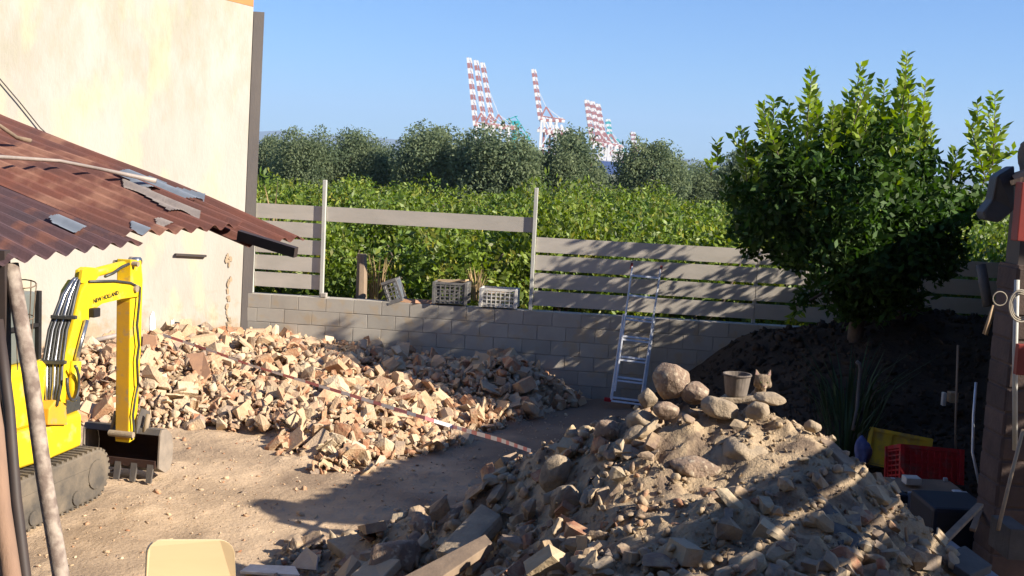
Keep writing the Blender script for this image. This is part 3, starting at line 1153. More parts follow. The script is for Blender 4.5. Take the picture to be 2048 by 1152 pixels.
# pebbles on the open ground
items = []
X = nr.uniform(-6.5, 4, 4200)
Y = nr.uniform(7.2, 14.5, 4200)
Z = ground_h(X, Y)
for x, y, z in zip(X, Y, Z):
    items.append((R6.choice(kitL['stone']), (x, y, z + 0.003), rand_rot(R6, Vector((0, 0, 1)), 0.4), 0.06 + min(0.5, R6.expovariate(1 / 0.08))))
joined('pebbles', items, M['rubble'], None)
tag(bpy.data.objects['pebbles'], 'scattered pebbles and brick crumbs on the bare yard ground', 'pebbles')

# dark mound on the right
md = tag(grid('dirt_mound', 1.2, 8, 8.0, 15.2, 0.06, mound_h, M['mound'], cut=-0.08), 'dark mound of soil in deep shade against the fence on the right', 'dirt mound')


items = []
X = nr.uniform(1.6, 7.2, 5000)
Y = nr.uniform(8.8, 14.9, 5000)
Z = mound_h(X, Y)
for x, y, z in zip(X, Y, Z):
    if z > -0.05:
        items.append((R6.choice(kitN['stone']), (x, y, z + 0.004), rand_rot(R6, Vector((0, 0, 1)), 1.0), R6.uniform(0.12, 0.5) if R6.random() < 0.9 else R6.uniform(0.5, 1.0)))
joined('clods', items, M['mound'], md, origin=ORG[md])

# ------------------------------------------------------------ placed boulders and slabs
def heap_hit(px, py, fn, y0=4.5, y1=10.5):
    d = ray(px, py)
    prev = None
    ys = np.linspace(y0, y1, 600)
    t = ys / d.y
    x = d.x * t
    z = EYE.z + d.z * t
    h = fn(x, ys)
    idx = np.where(z <= h)[0]
    i = idx[0] if len(idx) else len(ys) - 1
    return Vector((x[i], ys[i], z[i]))


def round_stone(name, label, cat, c, dims, m, seed, rot=(0, 0, 0), bumpy=0.12, group=None, parent=None):
    bm = bmesh.new()
    bmesh.ops.create_icosphere(bm, subdivisions=4, radius=0.5)
    Rp = random.Random(int(seed * 10))
    planes = []
    for _ in range(15):
        pn = Vector((Rp.gauss(0, 1), Rp.gauss(0, 1), Rp.gauss(0, 1))).normalized()
        planes.append((pn, Rp.uniform(0.82, 1.0)))
    for v in bm.verts:
        p = v.co.normalized()
        k = 1 + mnoise.noise(p * 1.4 + Vector((seed, 0, 0))) * bumpy * 2.2 + mnoise.noise(p * 4 + Vector((0, seed, 0))) * bumpy * 0.45
        pk = 9.0
        for pn, pd in planes:
            dd = pn.dot(p)
            if dd > 0.05:
                pk = min(pk, pd / dd)
        k = k * 0.25 + min(pk, 1.25) * 0.75
        k += mnoise.noise(p * 9 + Vector((0, seed, 3))) * 0.03
        q = p * 0.5 * k
        v.co = Vector((q.x * dims[0], q.y * dims[1], q.z * dims[2]))
    me = bpy.data.meshes.new(name)
    bm.to_mesh(me)
    bm.free()
    me.materials.append(m)
    me.polygons.foreach_set('use_smooth', [True] * len(me.polygons))
    o = link(name, me, c, parent)
    o.rotation_euler = rot
    if label:
        tag(o, label, cat, group)
    return o


def px_stone(px, py, wpx, hpx, Y, label, m, seed, rot=(0, 0, 0), depth=None, name='boulder', bumpy=0.12, sink=0.0):
    c = at(px, py, Y)
    w, h = wpx / F_PX * Y, hpx / F_PX * Y
    return round_stone(name, label, 'stone', (c.x, c.y, c.z), (w * 1.06, depth or w * 0.85, h * 1.06), m, seed, rot, bumpy)


px_stone(1342, 763, 62, 74, 7.05, 'largest rounded boulder standing upright on the peak of the near heap', M['boulder'], 3.1, (0, 0.15, 0))
px_stone(1392, 786, 50, 40, 7.0, 'pinkish round stone just right of the largest boulder on the heap peak', M['boulder'], 5.7)
px_stone(1295, 797, 36, 34, 7.0, 'pale angular stone just left of the largest boulder on the heap peak', M['boulder2'], 8.2, (0, 0.5, 0))
px_stone(1330, 820, 46, 36, 6.85, 'squat stone directly beneath the largest boulder', M['boulder'], 9.9)
px_stone(1440, 815, 78, 36, 6.85, 'long pale stone lying in front of the small bucket', M['boulder2'], 12.4, (0, 0.12, 0))
px_stone(1515, 821, 46, 34, 6.75, 'pale blocky stone below the cat', M['boulder2'], 14.4, (0, -0.2, 0))
px_stone(1537, 797, 58, 24, 6.85, 'flat pale stone right in front of the cat', M['boulder2'], 17.7, (0, 0.1, 0), bumpy=0.08)
px_stone(1500, 915, 120, 62, 6.56, 'smooth oblong boulder to the right in the sunlit earth face', M['boulder2'], 25.0, (0, 0.35, 0))
px_stone(1285, 850, 70, 46, 6.9, 'grey sloping stone below the pale stone left of the peak', M['boulder2'], 31.0, (0, 0.4, 0))
px_stone(1215, 862, 50, 48, 7.0, 'brownish stone high on the left slope of the near heap', M['boulder'], 33.0)
px_stone(1270, 880, 44, 54, 6.8, 'upright grey stone in the middle of the left slope', M['boulder2'], 35.0, (0, 0.3, 0))
px_stone(1112, 945, 52, 72, 6.95, 'tall tilted stone lit by the sun on the left flank of the heap', M['boulder2'], 37.0, (0, 0.45, 0))
px_stone(1230, 905, 70, 40, 6.85, 'white faced stone with a flat lit side on the left slope', M['boulder2'], 39.0, (0, -0.2, 0), bumpy=0.16)
px_stone(1130, 1000, 58, 66, 6.6, 'yellowish stone leaning below the tall tilted stone', M['boulder2'], 41.0, (0, 0.6, 0))
px_stone(1395, 935, 90, 44, 6.5, 'dark hollow-backed boulder in the centre of the earth face', M['boulder'], 43.0, (0, 0.2, 0))
px_stone(1350, 1065, 34, 34, 5.75, 'small orange brick lump low in the middle of the near heap', M['terra'], 45.0)
px_stone(1270, 1095, 64, 34, 5.85, 'flat ochre stone near the bottom centre of the heap', M['boulder2'], 47.0, (0, 0.2, 0))
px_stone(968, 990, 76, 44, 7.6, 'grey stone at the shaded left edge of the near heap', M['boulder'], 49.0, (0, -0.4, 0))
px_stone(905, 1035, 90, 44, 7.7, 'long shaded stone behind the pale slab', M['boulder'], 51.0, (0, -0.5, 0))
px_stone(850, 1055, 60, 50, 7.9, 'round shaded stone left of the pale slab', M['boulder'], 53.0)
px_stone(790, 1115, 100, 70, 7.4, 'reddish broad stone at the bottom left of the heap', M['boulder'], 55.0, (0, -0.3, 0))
px_stone(1625, 853, 32, 24, 6.75, 'pale stone on the right shoulder of the heap', M['boulder2'], 57.0, (0, 0.4, 0))


def slab(name, label, cat, pts, th, m, bevel=0.01):
    """pts: 4 world points of the upper face"""
    mb = MB()
    p = [Vector(q) for q in pts]
    n = (p[1] - p[0]).cross(p[3] - p[0]).normalized()
    if n.z < 0:
        n = -n
    mb.prism(p, -n * th)
    o = mb.build(name, m, bevel=bevel, bseg=2)
    return tag(o, label, cat)


slab('stone_slab', 'large pale slab lying tilted and sunlit at the left foot of the near heap', 'slab',
     [at(868, 1100, 6.75), at(925, 1112, 6.6), at(1003, 1028, 7.1), at(962, 1004, 7.3)], 0.10, M['boulder2'], 0.025)
slab('timber_plank', 'brown timber plank with a sawn end jutting up from the heap foot', 'plank',
     [at(800, 1156, 6.3), at(830, 1190, 6.1), at(985, 1085, 6.55), at(970, 1068, 6.65)], 0.05, M['wood'], 0.006)
slab('stone_slab', 'tilted grey flagstone at the far left toe of the near heap', 'slab',
     [at(652, 1078, 8.5), at(700, 1115, 8.1), at(752, 1095, 8.2), at(735, 1062, 8.6)], 0.08, M['boulder2'], 0.015)
slab('stone_slab', 'pinkish flat slab in the bottom left foreground beside the broken planks', 'slab',
     [at(700, 1150, 7.2), at(760, 1160, 7.0), at(800, 1118, 7.2), at(745, 1112, 7.5)], 0.06, M['rubble2'], 0.01)
slab('broken_board', 'white splintered board lying by the chair at the bottom edge', 'board',
     [at(480, 1142, 8.2), at(600, 1150, 7.9), at(590, 1132, 8.1), at(500, 1128, 8.4)], 0.02, M['white_pl'], 0.003)
slab('cardboard_piece', 'crumpled grey cardboard piece standing beside the splintered board', 'cardboard',
     [at(578, 1135, 8.2), at(632, 1140, 8.0), at(636, 1112, 8.1), at(612, 1093, 8.3)], 0.015, M['zinc'], 0.003)
slab('timber_offcut', 'short light timber offcut at the lower left of the heap', 'plank',
     [at(668, 1150, 7.7), at(688, 1156, 7.5), at(716, 1120, 7.7), at(704, 1108, 7.8)], 0.04, M['planks'], 0.004)
slab('concrete_lump', 'flat triangular concrete lump on the front of the left rubble heap', 'concrete lump',
     [at(575, 850, 12.9), at(640, 862, 12.6), at(655, 838, 12.9), at(600, 815, 13.3)], 0.10, M['boulder'], 0.02)
slab('roof_tile', 'broad flat clay tile leaning on the middle of the left rubble heap', 'tile',
     [at(372, 708, 14.0), at(400, 772, 13.6), at(422, 745, 13.7), at(408, 704, 14.0)], 0.03, M['terra'], 0.004)
px_stone(645, 862, 62, 38, 12.4, 'pale rounded lump in the lower front of the left rubble heap', M['boulder2'], 61.0, bumpy=0.15)
px_stone(348, 838, 0.1 + 36, 20, 13.2, 'square brown brick piece at the front foot of the left heap', M['boulder'], 63.0)

# curved tile leaning against the wall behind the excavator arm
m = MB()
q = [at(282, 720, 14.3), at(318, 722, 14.3), at(312, 672, 14.4), at(286, 668, 14.4)]
m.prism(q, Vector((0, 0.03, 0.0)))
tag(m.build('clay_tile', M['terra'], bevel=0.006), 'upright clay tile propped behind the excavator arm', 'tile')
m = MB()
m.tube([at(160, 688, 14.4), at(245, 668, 14.6)], 0.03, 8)
tag(m.build('metal_pipe', M['zinc'], smooth=True), 'grey pipe lying against the house wall behind the excavator boom', 'pipe')

# ------------------------------------------------------------ barrier tape
tp = [at(326, 670, 14.6), at(430, 704, 14.0), at(500, 730, 13.5), at(600, 760, 12.9), at(700, 790, 12.2), at(850, 836, 11.0), at(905, 853, 11.0), at(1000, 880, 9.2), at(1062, 902, 7.7)]
bt = thing('barrier_tape', 'red and white barrier tape stretched from the house wall to the near heap', 'tape', tp[-1])
dense = []
for i in range(len(tp) - 1):
    for k in range(6):
        dense.append(tp[i].lerp(tp[i + 1], k / 6))
dense.append(tp[-1])
m = MB()
acc = 0
for i in range(len(dense) - 1):
    a, b = dense[i], dense[i + 1]
    n = 3
    for k in range(n):
        p, q = a.lerp(b, k / n), a.lerp(b, (k + 1) / n)
        tw = math.sin(acc * 0.9) * 0.5
        h = 0.037
        up = Vector((0, -math.sin(tw), math.cos(tw))) * h / 2
        acc += (q - p).length
        tw2 = math.sin(acc * 0.9) * 0.5
        up2 = Vector((0, -math.sin(tw2), math.cos(tw2))) * h / 2
        m.add([p - up, q - up2, q + up2, p + up], [(0, 1, 2, 3)], int(acc / 0.22) % 2)
m.build('ribbon', [M['tapew'], M['taper']], bt)


# ------------------------------------------------------------ ladder
ld = thing('ladder', 'aluminium extension ladder with red feet leaning on the fence', 'ladder', at(1252, 800, 15.0))
LB0, LT0 = at(1222, 800, 15.0), at(1262, 535, 15.62)
LB1, LT1 = at(1284, 808, 15.0), at(1321, 541, 15.62)
ldir = (LT0 - LB0).normalized()
lside = (LB1 - LB0).normalized()
lfr = lside.cross(ldir)
if lfr.y > 0:
    lfr = -lfr
for p, q in ((LB0, LT0), (LB1, LT1)):
    m = MB()
    m.bar(p, p.lerp(q, 0.64), 0.036, 0.06, up=lfr)
    m.build('rail', M['alu'], ld, bevel=0.003, bseg=1)
    m = MB()
    ins = (LB1 - LB0) * (0.07 if p is LB0 else -0.07)
    m.bar(p.lerp(q, 0.06) + ins + lfr * 0.05, p.lerp(q, 1.0) + ins * 0.3 + lfr * 0.05, 0.022, 0.05, up=lfr)
    m.build('rail', M['alu'], ld, bevel=0.003, bseg=1)
    m = MB()
    m.bar(q - ldir * 0.03 + lfr * 0.04, q + ldir * 0.05 + lfr * 0.04, 0.03, 0.055, up=lfr)
    m.build('end_cap', M['redbox'], ld)
L = (LT0 - LB0).length
k = 0.02
while k * L < L - 0.1:
    p, q = LB0.lerp(LT0, k), LB1.lerp(LT1, k)
    m = MB()
    off = 0 if k < 0.63 else 0.05
    m.bar(p + lfr * off, q + lfr * off, 0.028, 0.028, up=lfr)
    m.build('rung', M['alu'], ld)
    if k < 0.63:
        m = MB()
        dz = ldir * -0.055
        m.bar(p + lfr * 0.05 + dz, q + lfr * 0.05 + dz, 0.024, 0.024, up=lfr)
        m.build('rung', M['alu'], ld)
    k += 0.28 / L
m = MB()
m.bar(LB0 - lside * 0.09, LB0 + lside * 0.03, 0.05, 0.05)
o = m.build('foot', M['red_pl'], ld, bevel=0.008)
m = MB()
m.bar(LB1 - lside * 0.03, LB1 + lside * 0.08, 0.05, 0.05)
m.build('foot', M['red_pl'], ld, bevel=0.008)


# ------------------------------------------------------------ crates
def crate(name, label, c, W, D, Hh, m, yaw=0.0, tilt=(0, 0), bars=5, rows=4, group=None, solid_end=False, cat='crate', backed=False):
    root = thing(name, label, cat, c, group)
    rot = Matrix.Rotation(yaw, 3, 'Z') @ Matrix.Rotation(tilt[0], 3, 'X') @ Matrix.Rotation(tilt[1], 3, 'Y')

    def T(x, y, z):
        return Vector(c) + rot @ Vector((x, y, z))

    def bx(mb, x0, x1, y0, y1, z0, z1):
        mb.box(T((x0 + x1) / 2, (y0 + y1) / 2, (z0 + z1) / 2), rot @ Vector(((x1 - x0) / 2, 0, 0)), rot @ Vector((0, (y1 - y0) / 2, 0)), rot @ Vector((0, 0, (z1 - z0) / 2)))
    w, d = W / 2, D / 2
    t = 0.012
    for sy in (-1, 1):
        mb = MB()
        y0, y1 = (-d, -d + t) if sy < 0 else (d - t, d)
        for k in range(bars + 1):
            x = -w + 0.03 + (W - 0.06) * k / bars
            bx(mb, x - 0.008, x + 0.008, y0, y1, 0.02, Hh - 0.03)
        for k in range(1, rows):
            z = Hh * k / rows
            bx(mb, -w + 0.03, w - 0.03, y0 + 0.002, y1 - 0.002, z - 0.007, z + 0.007)
        mb.build('side_grid', m, root)
        if backed:
            mb = MB()
            yb = y1 + 0.002 if sy < 0 else y0 - 0.002
            bx(mb, -w + 0.02, w - 0.02, yb - 0.002, yb + 0.002, 0.02, Hh - 0.03)
            mb.build('side_panel', m, root)
    for sx in (-1, 1):
        mb = MB()
        x0, x1 = (-w, -w + t) if sx < 0 else (w - t, w)
        if solid_end:
            bx(mb, x0, x1, -d + 0.03, d - 0.03, 0.0, Hh * 0.62)
            bx(mb, x0, x1, -d + 0.03, -d * 0.4, Hh * 0.62, Hh)
            bx(mb, x0, x1, d * 0.4, d - 0.03, Hh * 0.62, Hh)
        else:
            for k in range(4):
                y = -d + 0.03 + (D - 0.06) * k / 3
                bx(mb, x0, x1, y - 0.008, y + 0.008, 0.02, Hh - 0.03)
            for k in range(1, rows):
                z = Hh * k / rows
                bx(mb, x0 + 0.002, x1 - 0.002, -d + 0.03, d - 0.03, z - 0.007, z + 0.007)
        mb.build('end_panel', m, root)
    for sx in (-1, 1):
        for sy in (-1, 1):
            mb = MB()
            bx(mb, sx * w - 0.018 - 0.003 * sx, sx * w + 0.018 - 0.003 * sx, sy * d - 0.018, sy * d + 0.018, 0, Hh)
            mb.build('corner_post', m, root)
    mb = MB()
    bx(mb, -w + 0.02, w - 0.02, -d - 0.004, -d + 0.018, Hh - 0.03, Hh + 0.002)
    bx(mb, -w + 0.02, w - 0.02, d - 0.018, d + 0.004, Hh - 0.03, Hh + 0.002)
    bx(mb, -w - 0.004, -w + 0.016, -d + 0.02, d - 0.02, Hh - 0.028, Hh + 0.004)
    bx(mb, w - 0.016, w + 0.004, -d + 0.02, d - 0.02, Hh - 0.028, Hh + 0.004)
    mb.build('rim', m, root)
    mb = MB()
    bx(mb, -w + 0.01, w - 0.01, -d + 0.01, d - 0.01, 0.004, 0.014)
    mb.build('base', m, root)
    return root, T


def wtop(px, py, out=-0.1):
    s, z = wall_s(px, py, out)
    q = wall_pt(s, out, WTOP + 0.003)
    return q


c = wtop(902, 612, -0.12)
r1, T1 = crate('fruit_crate', 'dark grey fruit crate with boards in it on the wall, left of the white crate', c + Vector((0, 0, 0.02)), 0.46, 0.30, 0.30, M['grey_pl'], wang, bars=6, rows=6)
bpc = [((-0.2, -0.02, 0.27), (0.1, 0.03, 0.33)), ((-0.05, 0.08, 0.28), (0.22, -0.05, 0.34)), ((-0.22, 0.1, 0.30), (0.18, 0.12, 0.31))]
for k, (p, q) in enumerate(bpc):
    m = MB()
    m.bar(T1(*p), T1(*q), 0.09, 0.02)
    tag(m.build('wood_scrap', M['planks']), ['light board scrap lying across the top left of the dark grey crate', 'board scrap poking out of the right of the dark grey crate', 'board scrap at the back of the dark grey crate'][k], 'board')
c = wtop(998, 614, -0.12)
r2, T2 = crate('fruit_crate', 'white plastic fruit crate on the wall beside the fence post', c + Vector((0, 0, 0.012)), 0.50, 0.30, 0.26, M['white_pl'], wang, bars=7, rows=5)
m = MB()
m.bar(T2(-0.2, 0, 0.18), T2(0.2, 0.05, 0.24), 0.2, 0.02)
tag(m.build('wood_scrap', M['planks']), 'pale board lying inside the white crate', 'board')
c = wtop(770, 605, -0.14)
crate('fruit_crate', 'grey fruit crate tipped on its side near the wooden stump', c + Vector((0.02, 0, 0.10)), 0.30, 0.26, 0.22, M['grey_pl'], wang, (0, 1.2), bars=4, rows=4)
m = MB()
p = wtop(797, 590, -0.2)
m.bar(p + Vector((0.03, 0, 0.02)), p + Vector((-0.04, 0.02, 0.30)), 0.10, 0.03, up=(0, 1, 0))
tag(m.build('plastic_sheet', M['tin']), 'bluish plastic sheet standing behind the tipped grey crate', 'sheet')
for k, px in enumerate((822, 852)):
    R = random.Random(40 + k)
    me = shard_mesh(R, 0.17, 0.36, 0.016, 1.2, M['terra'], 'roof_tile')
    o = link('roof_tile', me, wtop(px, 600, -0.12) + Vector((0, 0, 0.045 + 0.002 * k)))
    o.rotation_euler = (0.05, 0.1, 1.35 + 0.5 * k)
    tag(o, ['curved roof tile lying on the wall nearest to the tipped grey crate', 'curved roof tile on the wall touching the dark grey crate'][k], 'roof tile')
m = MB()
p = at(722, 605, 16.5)
m.tube([p - Vector((0, 0, 0.4)), p + Vector((0, 0, 0.35)), at(724, 508, 16.5)], [0.085, 0.08, 0.07], 7)
tag(m.build('wooden_stump', M['wood'], smooth=False), 'grey weathered wooden post stump behind the wall in the fence gap', 'post')
m = MB()
p = wtop(645, 588, -0.05)
m.box(p + Vector((0.02, 0, 0.03)), WD * 0.04, WN * 0.05, Vector((0, 0, 0.028)))
tag(m.build('broken_block', M['mortar'], bevel=0.006), 'small broken block on the wall at the foot of the fence post', 'block')


# ------------------------------------------------------------ foliage
def leaves(C0, size, up=0.3, aspect=0.42, dirs=None, spread=1.0):
    n = len(C0)
    d = nr.normal(size=(n, 3))
    d[:, 2] += up
    if dirs is not None:
        d = dirs + nr.normal(size=(n, 3)) * spread
    d /= np.linalg.norm(d, axis=1)[:, None] + 1e-9
    o = nr.normal(size=(n, 3))
    s = np.cross(d, o)
    s /= np.linalg.norm(s, axis=1)[:, None] + 1e-9
    nn = np.cross(s, d)
    sz = (size * nr.uniform(0.65, 1.25, n))[:, None]
    p0 = C0
    p2 = C0 + d * sz
    mid = C0 + d * sz * 0.5 - nn * sz * 0.07
    p1 = mid + s * sz * aspect * 0.5 + nn * sz * 0.08
    p3 = mid - s * sz * aspect * 0.5 + nn * sz * 0.08
    V = np.stack([p0, p1, p2, p3], 1).reshape(-1, 3)
    i = np.arange(n) * 4
    Fq = np.stack([i, i + 1, i + 2, i + 3], 1)
    return V, Fq


def crown_points(clumps, per, thick=0.45):
    P = []
    for (c, r, w) in clumps:
        n = int(per * w)
        d = nr.normal(size=(n, 3))
        d /= np.linalg.norm(d, axis=1)[:, None]
        rad = (1 - thick * nr.uniform(0, 1, n) ** 1.4)[:, None]
        P.append(np.array(c) + d * rad * np.array(r))
    return np.concatenate(P)


def tree_variant(seed, H, Wd, nclump, leafsize, per, matl, squash=0.8, base=0.12, aspect=0.42, up=0.3, clr=(0.16, 0.3)):
    R = random.Random(seed)
    cl = []
    for k in range(nclump):
        while True:
            p = Vector((R.uniform(-1, 1), R.uniform(-1, 1), R.uniform(-1, 1)))
            if 0.3 < p.length < 1:
                break
        r = R.uniform(*clr) * Wd * 0.5 * 1.6
        z = H * base + (H * (1 - base)) * (0.5 + 0.5 * p.z * 0.9) - r * 0.3 * (p.z > 0)
        f = 1 - max(0, p.z) * 0.35
        cl.append(((p.x * Wd * 0.42 * f, p.y * Wd * 0.42 * f, z), (r, r, r * squash), 1))
    P = crown_points(cl, per)
    P[:, 2] = np.maximum(P[:, 2], 0.05)
    V, Fq = leaves(P, leafsize, up, aspect)
    crown = np_mesh('crown', V, Fq, matl, link_it=False)
    t = MB()
    t.tube([(0, 0, 0), (0.03 * H, 0, H * 0.3), (0, 0.02 * H, H * 0.6)], [H * 0.03, H * 0.024, H * 0.012], 7)
    for k in range(4):
        an = R.uniform(0, 6.28)
        t.tube([(0.02 * H, 0, H * 0.22), (math.cos(an) * Wd * 0.2, math.sin(an) * Wd * 0.2, H * 0.45), (math.cos(an) * Wd * 0.3, math.sin(an) * Wd * 0.3, H * 0.7)], [H * 0.016, H * 0.011, H * 0.005], 5)
    o = t.build('trunk', M['bark'], origin=(0, 0, 0), smooth=True)
    trunk = o.data
    bpy.data.objects.remove(o)
    return crown, trunk


def place_tree(name, label, var, loc, rot, sc, group, cat='tree'):
    root = thing(name, label, cat, loc, group)
    for nm, me in (('crown', var[0]), ('trunk', var[1])):
        o = link(nm, me, loc, root)
        o.rotation_euler = (0, 0, rot)
        o.scale = sc
    return root


# olive trees beyond the grove
ov = [tree_variant(100 + i, 6.0, 6.0, 30, 0.24, 900, M['olive'], 1.3, 0.0, 0.5, -0.6, (0.16, 0.34)) for i in range(4)]
olv = [(540, 272, 80, 84, 'leftmost grey-green tree, right beside the grey corner of the house'),
       (612, 257, 100, 80, 'second tree from the house corner, its round top above the first fence post'),
       (708, 268, 108, 82, 'pale olive-green tree above the left of the open fence gap'),
       (772, 284, 66, 88, 'narrow tree squeezed between the pale tree and the tall dark one'),
       (868, 250, 130, 80, 'tall dark tree just left of the tallest cranes'),
       (998, 252, 150, 78, 'widest bushy tree directly under the leftmost crane group'),
       (1140, 268, 124, 80, 'bushy tree under the single upright crane'),
       (1205, 330, 60, 90, 'low dark tree in the dip in front of the blue ship'),
       (1304, 280, 118, 80, 'rounded tree just right of the farthest crane'),
       (1405, 326, 96, 84, 'low rounded tree left of the near lemon tree'),
       (1490, 302, 100, 84, 'greyish tree partly hidden by the left edge of the lemon tree'),
       (1590, 330, 110, 84, 'dark tree wholly behind the left half of the lemon tree'),
       (1700, 340, 110, 84, 'dark tree behind the centre of the lemon tree'),
       (1810, 350, 110, 84, 'dark tree behind the right half of the lemon tree'),
       (1925, 395, 90, 84, 'low distant tree at the right, glimpsed beside the shed')]
for i, (px, py, w, Y, lab) in enumerate(olv):
    q = at(px, py, Y)
    Wm = w / F_PX * Y * 1.42
    place_tree('olive_tree', lab, ov[i % 4], (q.x, Y, -0.2), i * 1.3, (Wm / 6.0, Wm / 6.0, (q.z + 0.2) / 6.05), 'trees beyond the citrus grove')

# citrus grove
gv = [tree_variant(200 + i, 2.4, 3.0, 20, 0.115, 520, M['grove'], 0.9, 0.0, 0.45, 0.35, (0.20, 0.34)) for i in range(5)]
rowsY = [(18.3, 2.30, 'front row'), (21.5, 2.45, 'second row'), (25.5, 2.5, 'third row'), (30.5, 2.5, 'fourth row'), (37, 2.4, 'fifth row'), (45, 2.3, 'last row')]
Rg = random.Random(17)
ORDN = ['first', 'second', 'third', 'fourth', 'fifth', 'sixth', 'seventh', 'eighth', 'ninth', 'tenth', 'eleventh', 'twelfth', 'thirteenth', 'fourteenth', 'fifteenth', 'sixteenth', 'seventeenth', 'eighteenth', 'nineteenth', 'twentieth']
for ri, (Y, hh, nm) in enumerate(rowsY):
    x = -0.30 * Y
    x1 = 0.50 * Y
    ci = 0
    while x < x1:
        h = hh * Rg.uniform(0.88, 1.12) * (1.0 + 0.1 * (x > 0))
        w = Rg.uniform(0.9, 1.15) * (1 + 0.04 * ri)
        lab = '%s citrus tree from the left in the %s of the grove behind the fence' % (ORDN[ci], nm)
        place_tree('citrus_tree', lab, gv[Rg.randrange(5)], (x, Y + Rg.uniform(-0.4, 0.4), 0.0), Rg.uniform(0, 6.28), (w, w, h / 2.35), 'citrus grove behind the wall, ' + nm, 'tree')
        x += Rg.uniform(1.9, 2.4) * (1 + 0.03 * ri)
        ci += 1

# lemon tree on the right
LY = 13.5
lt = thing('lemon_tree', 'large dark lemon tree with bright upright shoots on the right', 'tree', at(1725, 652, LY))
cl = [(1555, 305, 42), (1620, 335, 55), (1700, 280, 52), (1780, 290, 58), (1838, 325, 42), (1555, 375, 66), (1655, 395, 84), (1760, 395, 84), (1848, 400, 70),
      (1520, 445, 52), (1600, 460, 70), (1700, 480, 84), (1800, 490, 84), (1890, 450, 44), (1945, 415, 36), (1925, 345, 26), (1480, 400, 36), (1645, 545, 44),
      (1720, 560, 60), (1800, 560, 56), (1870, 520, 52), (1460, 360, 20), (1482, 460, 34), (1530, 490, 26), (1620, 588, 30), (1596, 610, 16), (1960, 372, 24),
      (1740, 330, 60), (1700, 612, 42), (1765, 596, 46), (1825, 596, 36), (1668, 600, 30), (1500, 498, 24), (1575, 520, 30), (1590, 500, 40), (1900, 500, 36), (1660, 300, 34), (1760, 615, 34)]
clumps = []
Rl = random.Random(31)
for (px, py, r) in cl:
    dist = math.hypot((px - 1710) / 260, (py - 400) / 230)
    depth = 1.25 * math.sqrt(max(0.05, 1 - min(1, dist) ** 2))
    for rep in range(3 if r > 48 else (2 if r > 34 else 1)):
        Y = LY + (Rl.uniform(-1, 1) * depth if rep else -depth * 0.8 * Rl.uniform(0.3, 1))
        q = at(px + (rep and Rl.uniform(-15, 15)), py + (rep and Rl.uniform(-15, 15)), Y)
        rr = r / F_PX * Y
        clumps.append(((q.x, q.y, q.z), (rr, rr, rr * 0.95), (r / 50) ** 1.7))
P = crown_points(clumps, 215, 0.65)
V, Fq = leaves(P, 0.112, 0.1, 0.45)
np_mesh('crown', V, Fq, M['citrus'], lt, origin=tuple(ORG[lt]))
# bright young upright shoots, then lighter leaves on the crown top
shoots = [(1548, 290, 1548, 200), (1535, 300, 1526, 210), (1590, 290, 1575, 205), (1628, 300, 1622, 140), (1640, 320, 1632, 190), (1705, 250, 1722, 130),
          (1690, 260, 1700, 185), (1745, 250, 1738, 180), (1800, 250, 1814, 108), (1790, 260, 1805, 150), (1812, 260, 1820, 170), (1838, 280, 1852, 165),
          (1770, 260, 1768, 165), (1985, 330, 1990, 188), (1958, 330, 1954, 205), (1975, 320, 2005, 255), (1965, 370, 2000, 300), (1435, 330, 1434, 285),
          (1492, 320, 1484, 258), (1500, 345, 1510, 290), (1660, 290, 1668, 210), (1680, 300, 1684, 220), (1610, 330, 1600, 240), (1850, 300, 1846, 205),
          (1560, 330, 1562, 250), (1730, 300, 1732, 215), (1755, 300, 1760, 200), (1520, 380, 1512, 320), (1902, 360, 1915, 300), (1800, 330, 1796, 230),
          (1620, 440, 1612, 350), (1700, 400, 1704, 300), (1790, 400, 1800, 300), (1840, 380, 1850, 300), (1550, 410, 1545, 330), (1600, 620, 1580, 640),
          (1560, 400, 1552, 365), (1515, 405, 1528, 375), (1780, 470, 1790, 410), (1830, 470, 1838, 420)]
SP, SD = [], []
tw = MB()
for (x0, y0, x1, y1) in shoots + [(a + Rl.uniform(-16, 16), b + 20, c + Rl.uniform(-24, 24), d + Rl.uniform(15, 60)) for (a, b, c, d) in shoots[:32]]:
    Y = LY - Rl.uniform(-0.2, 0.9)
    a, b = at(x0, y0, Y), at(x1, y1, Y + Rl.uniform(-0.15, 0.15))
    L = (b - a).length
    tw.tube([a, a.lerp(b, 0.5) + Vector((Rl.uniform(-.02, .02), 0, 0)), b], [0.008, 0.006, 0.003], 5)
    n = int(L * 62) + 6
    for k in range(n):
        t = (k + 0.5) / n
        p = a.lerp(b, t)
        an = k * 2.4
        SP.append(p)
        SD.append(((b - a).normalized() * 0.75 + Vector((math.cos(an), math.sin(an), 0))) * 1.0)
V, Fq = leaves(np.array([tuple(p) for p in SP]), 0.125, 0.0, 0.45, dirs=np.array([tuple(p) for p in SD]), spread=0.2)
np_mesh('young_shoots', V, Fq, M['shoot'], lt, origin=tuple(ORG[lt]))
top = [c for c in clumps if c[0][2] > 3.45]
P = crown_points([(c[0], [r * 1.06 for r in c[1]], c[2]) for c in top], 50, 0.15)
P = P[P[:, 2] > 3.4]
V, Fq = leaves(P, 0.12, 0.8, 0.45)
np_mesh('sunlit_top_leaves', V, Fq, M['shoot'], lt, origin=tuple(ORG[lt]))  # lighter leaf colour stands in for sun on the crown top
tag(tw.build('twigs', M['bark'], lt), kind='stuff')
b0 = at(1712, 660, LY)
tw = MB()
tw.tube([b0 - Vector((0, 0, 0.3)), b0 + Vector((0, 0, 0.05)), at(1730, 590, LY), at(1740, 520, LY)], [0.10, 0.09, 0.075, 0.06], 9)
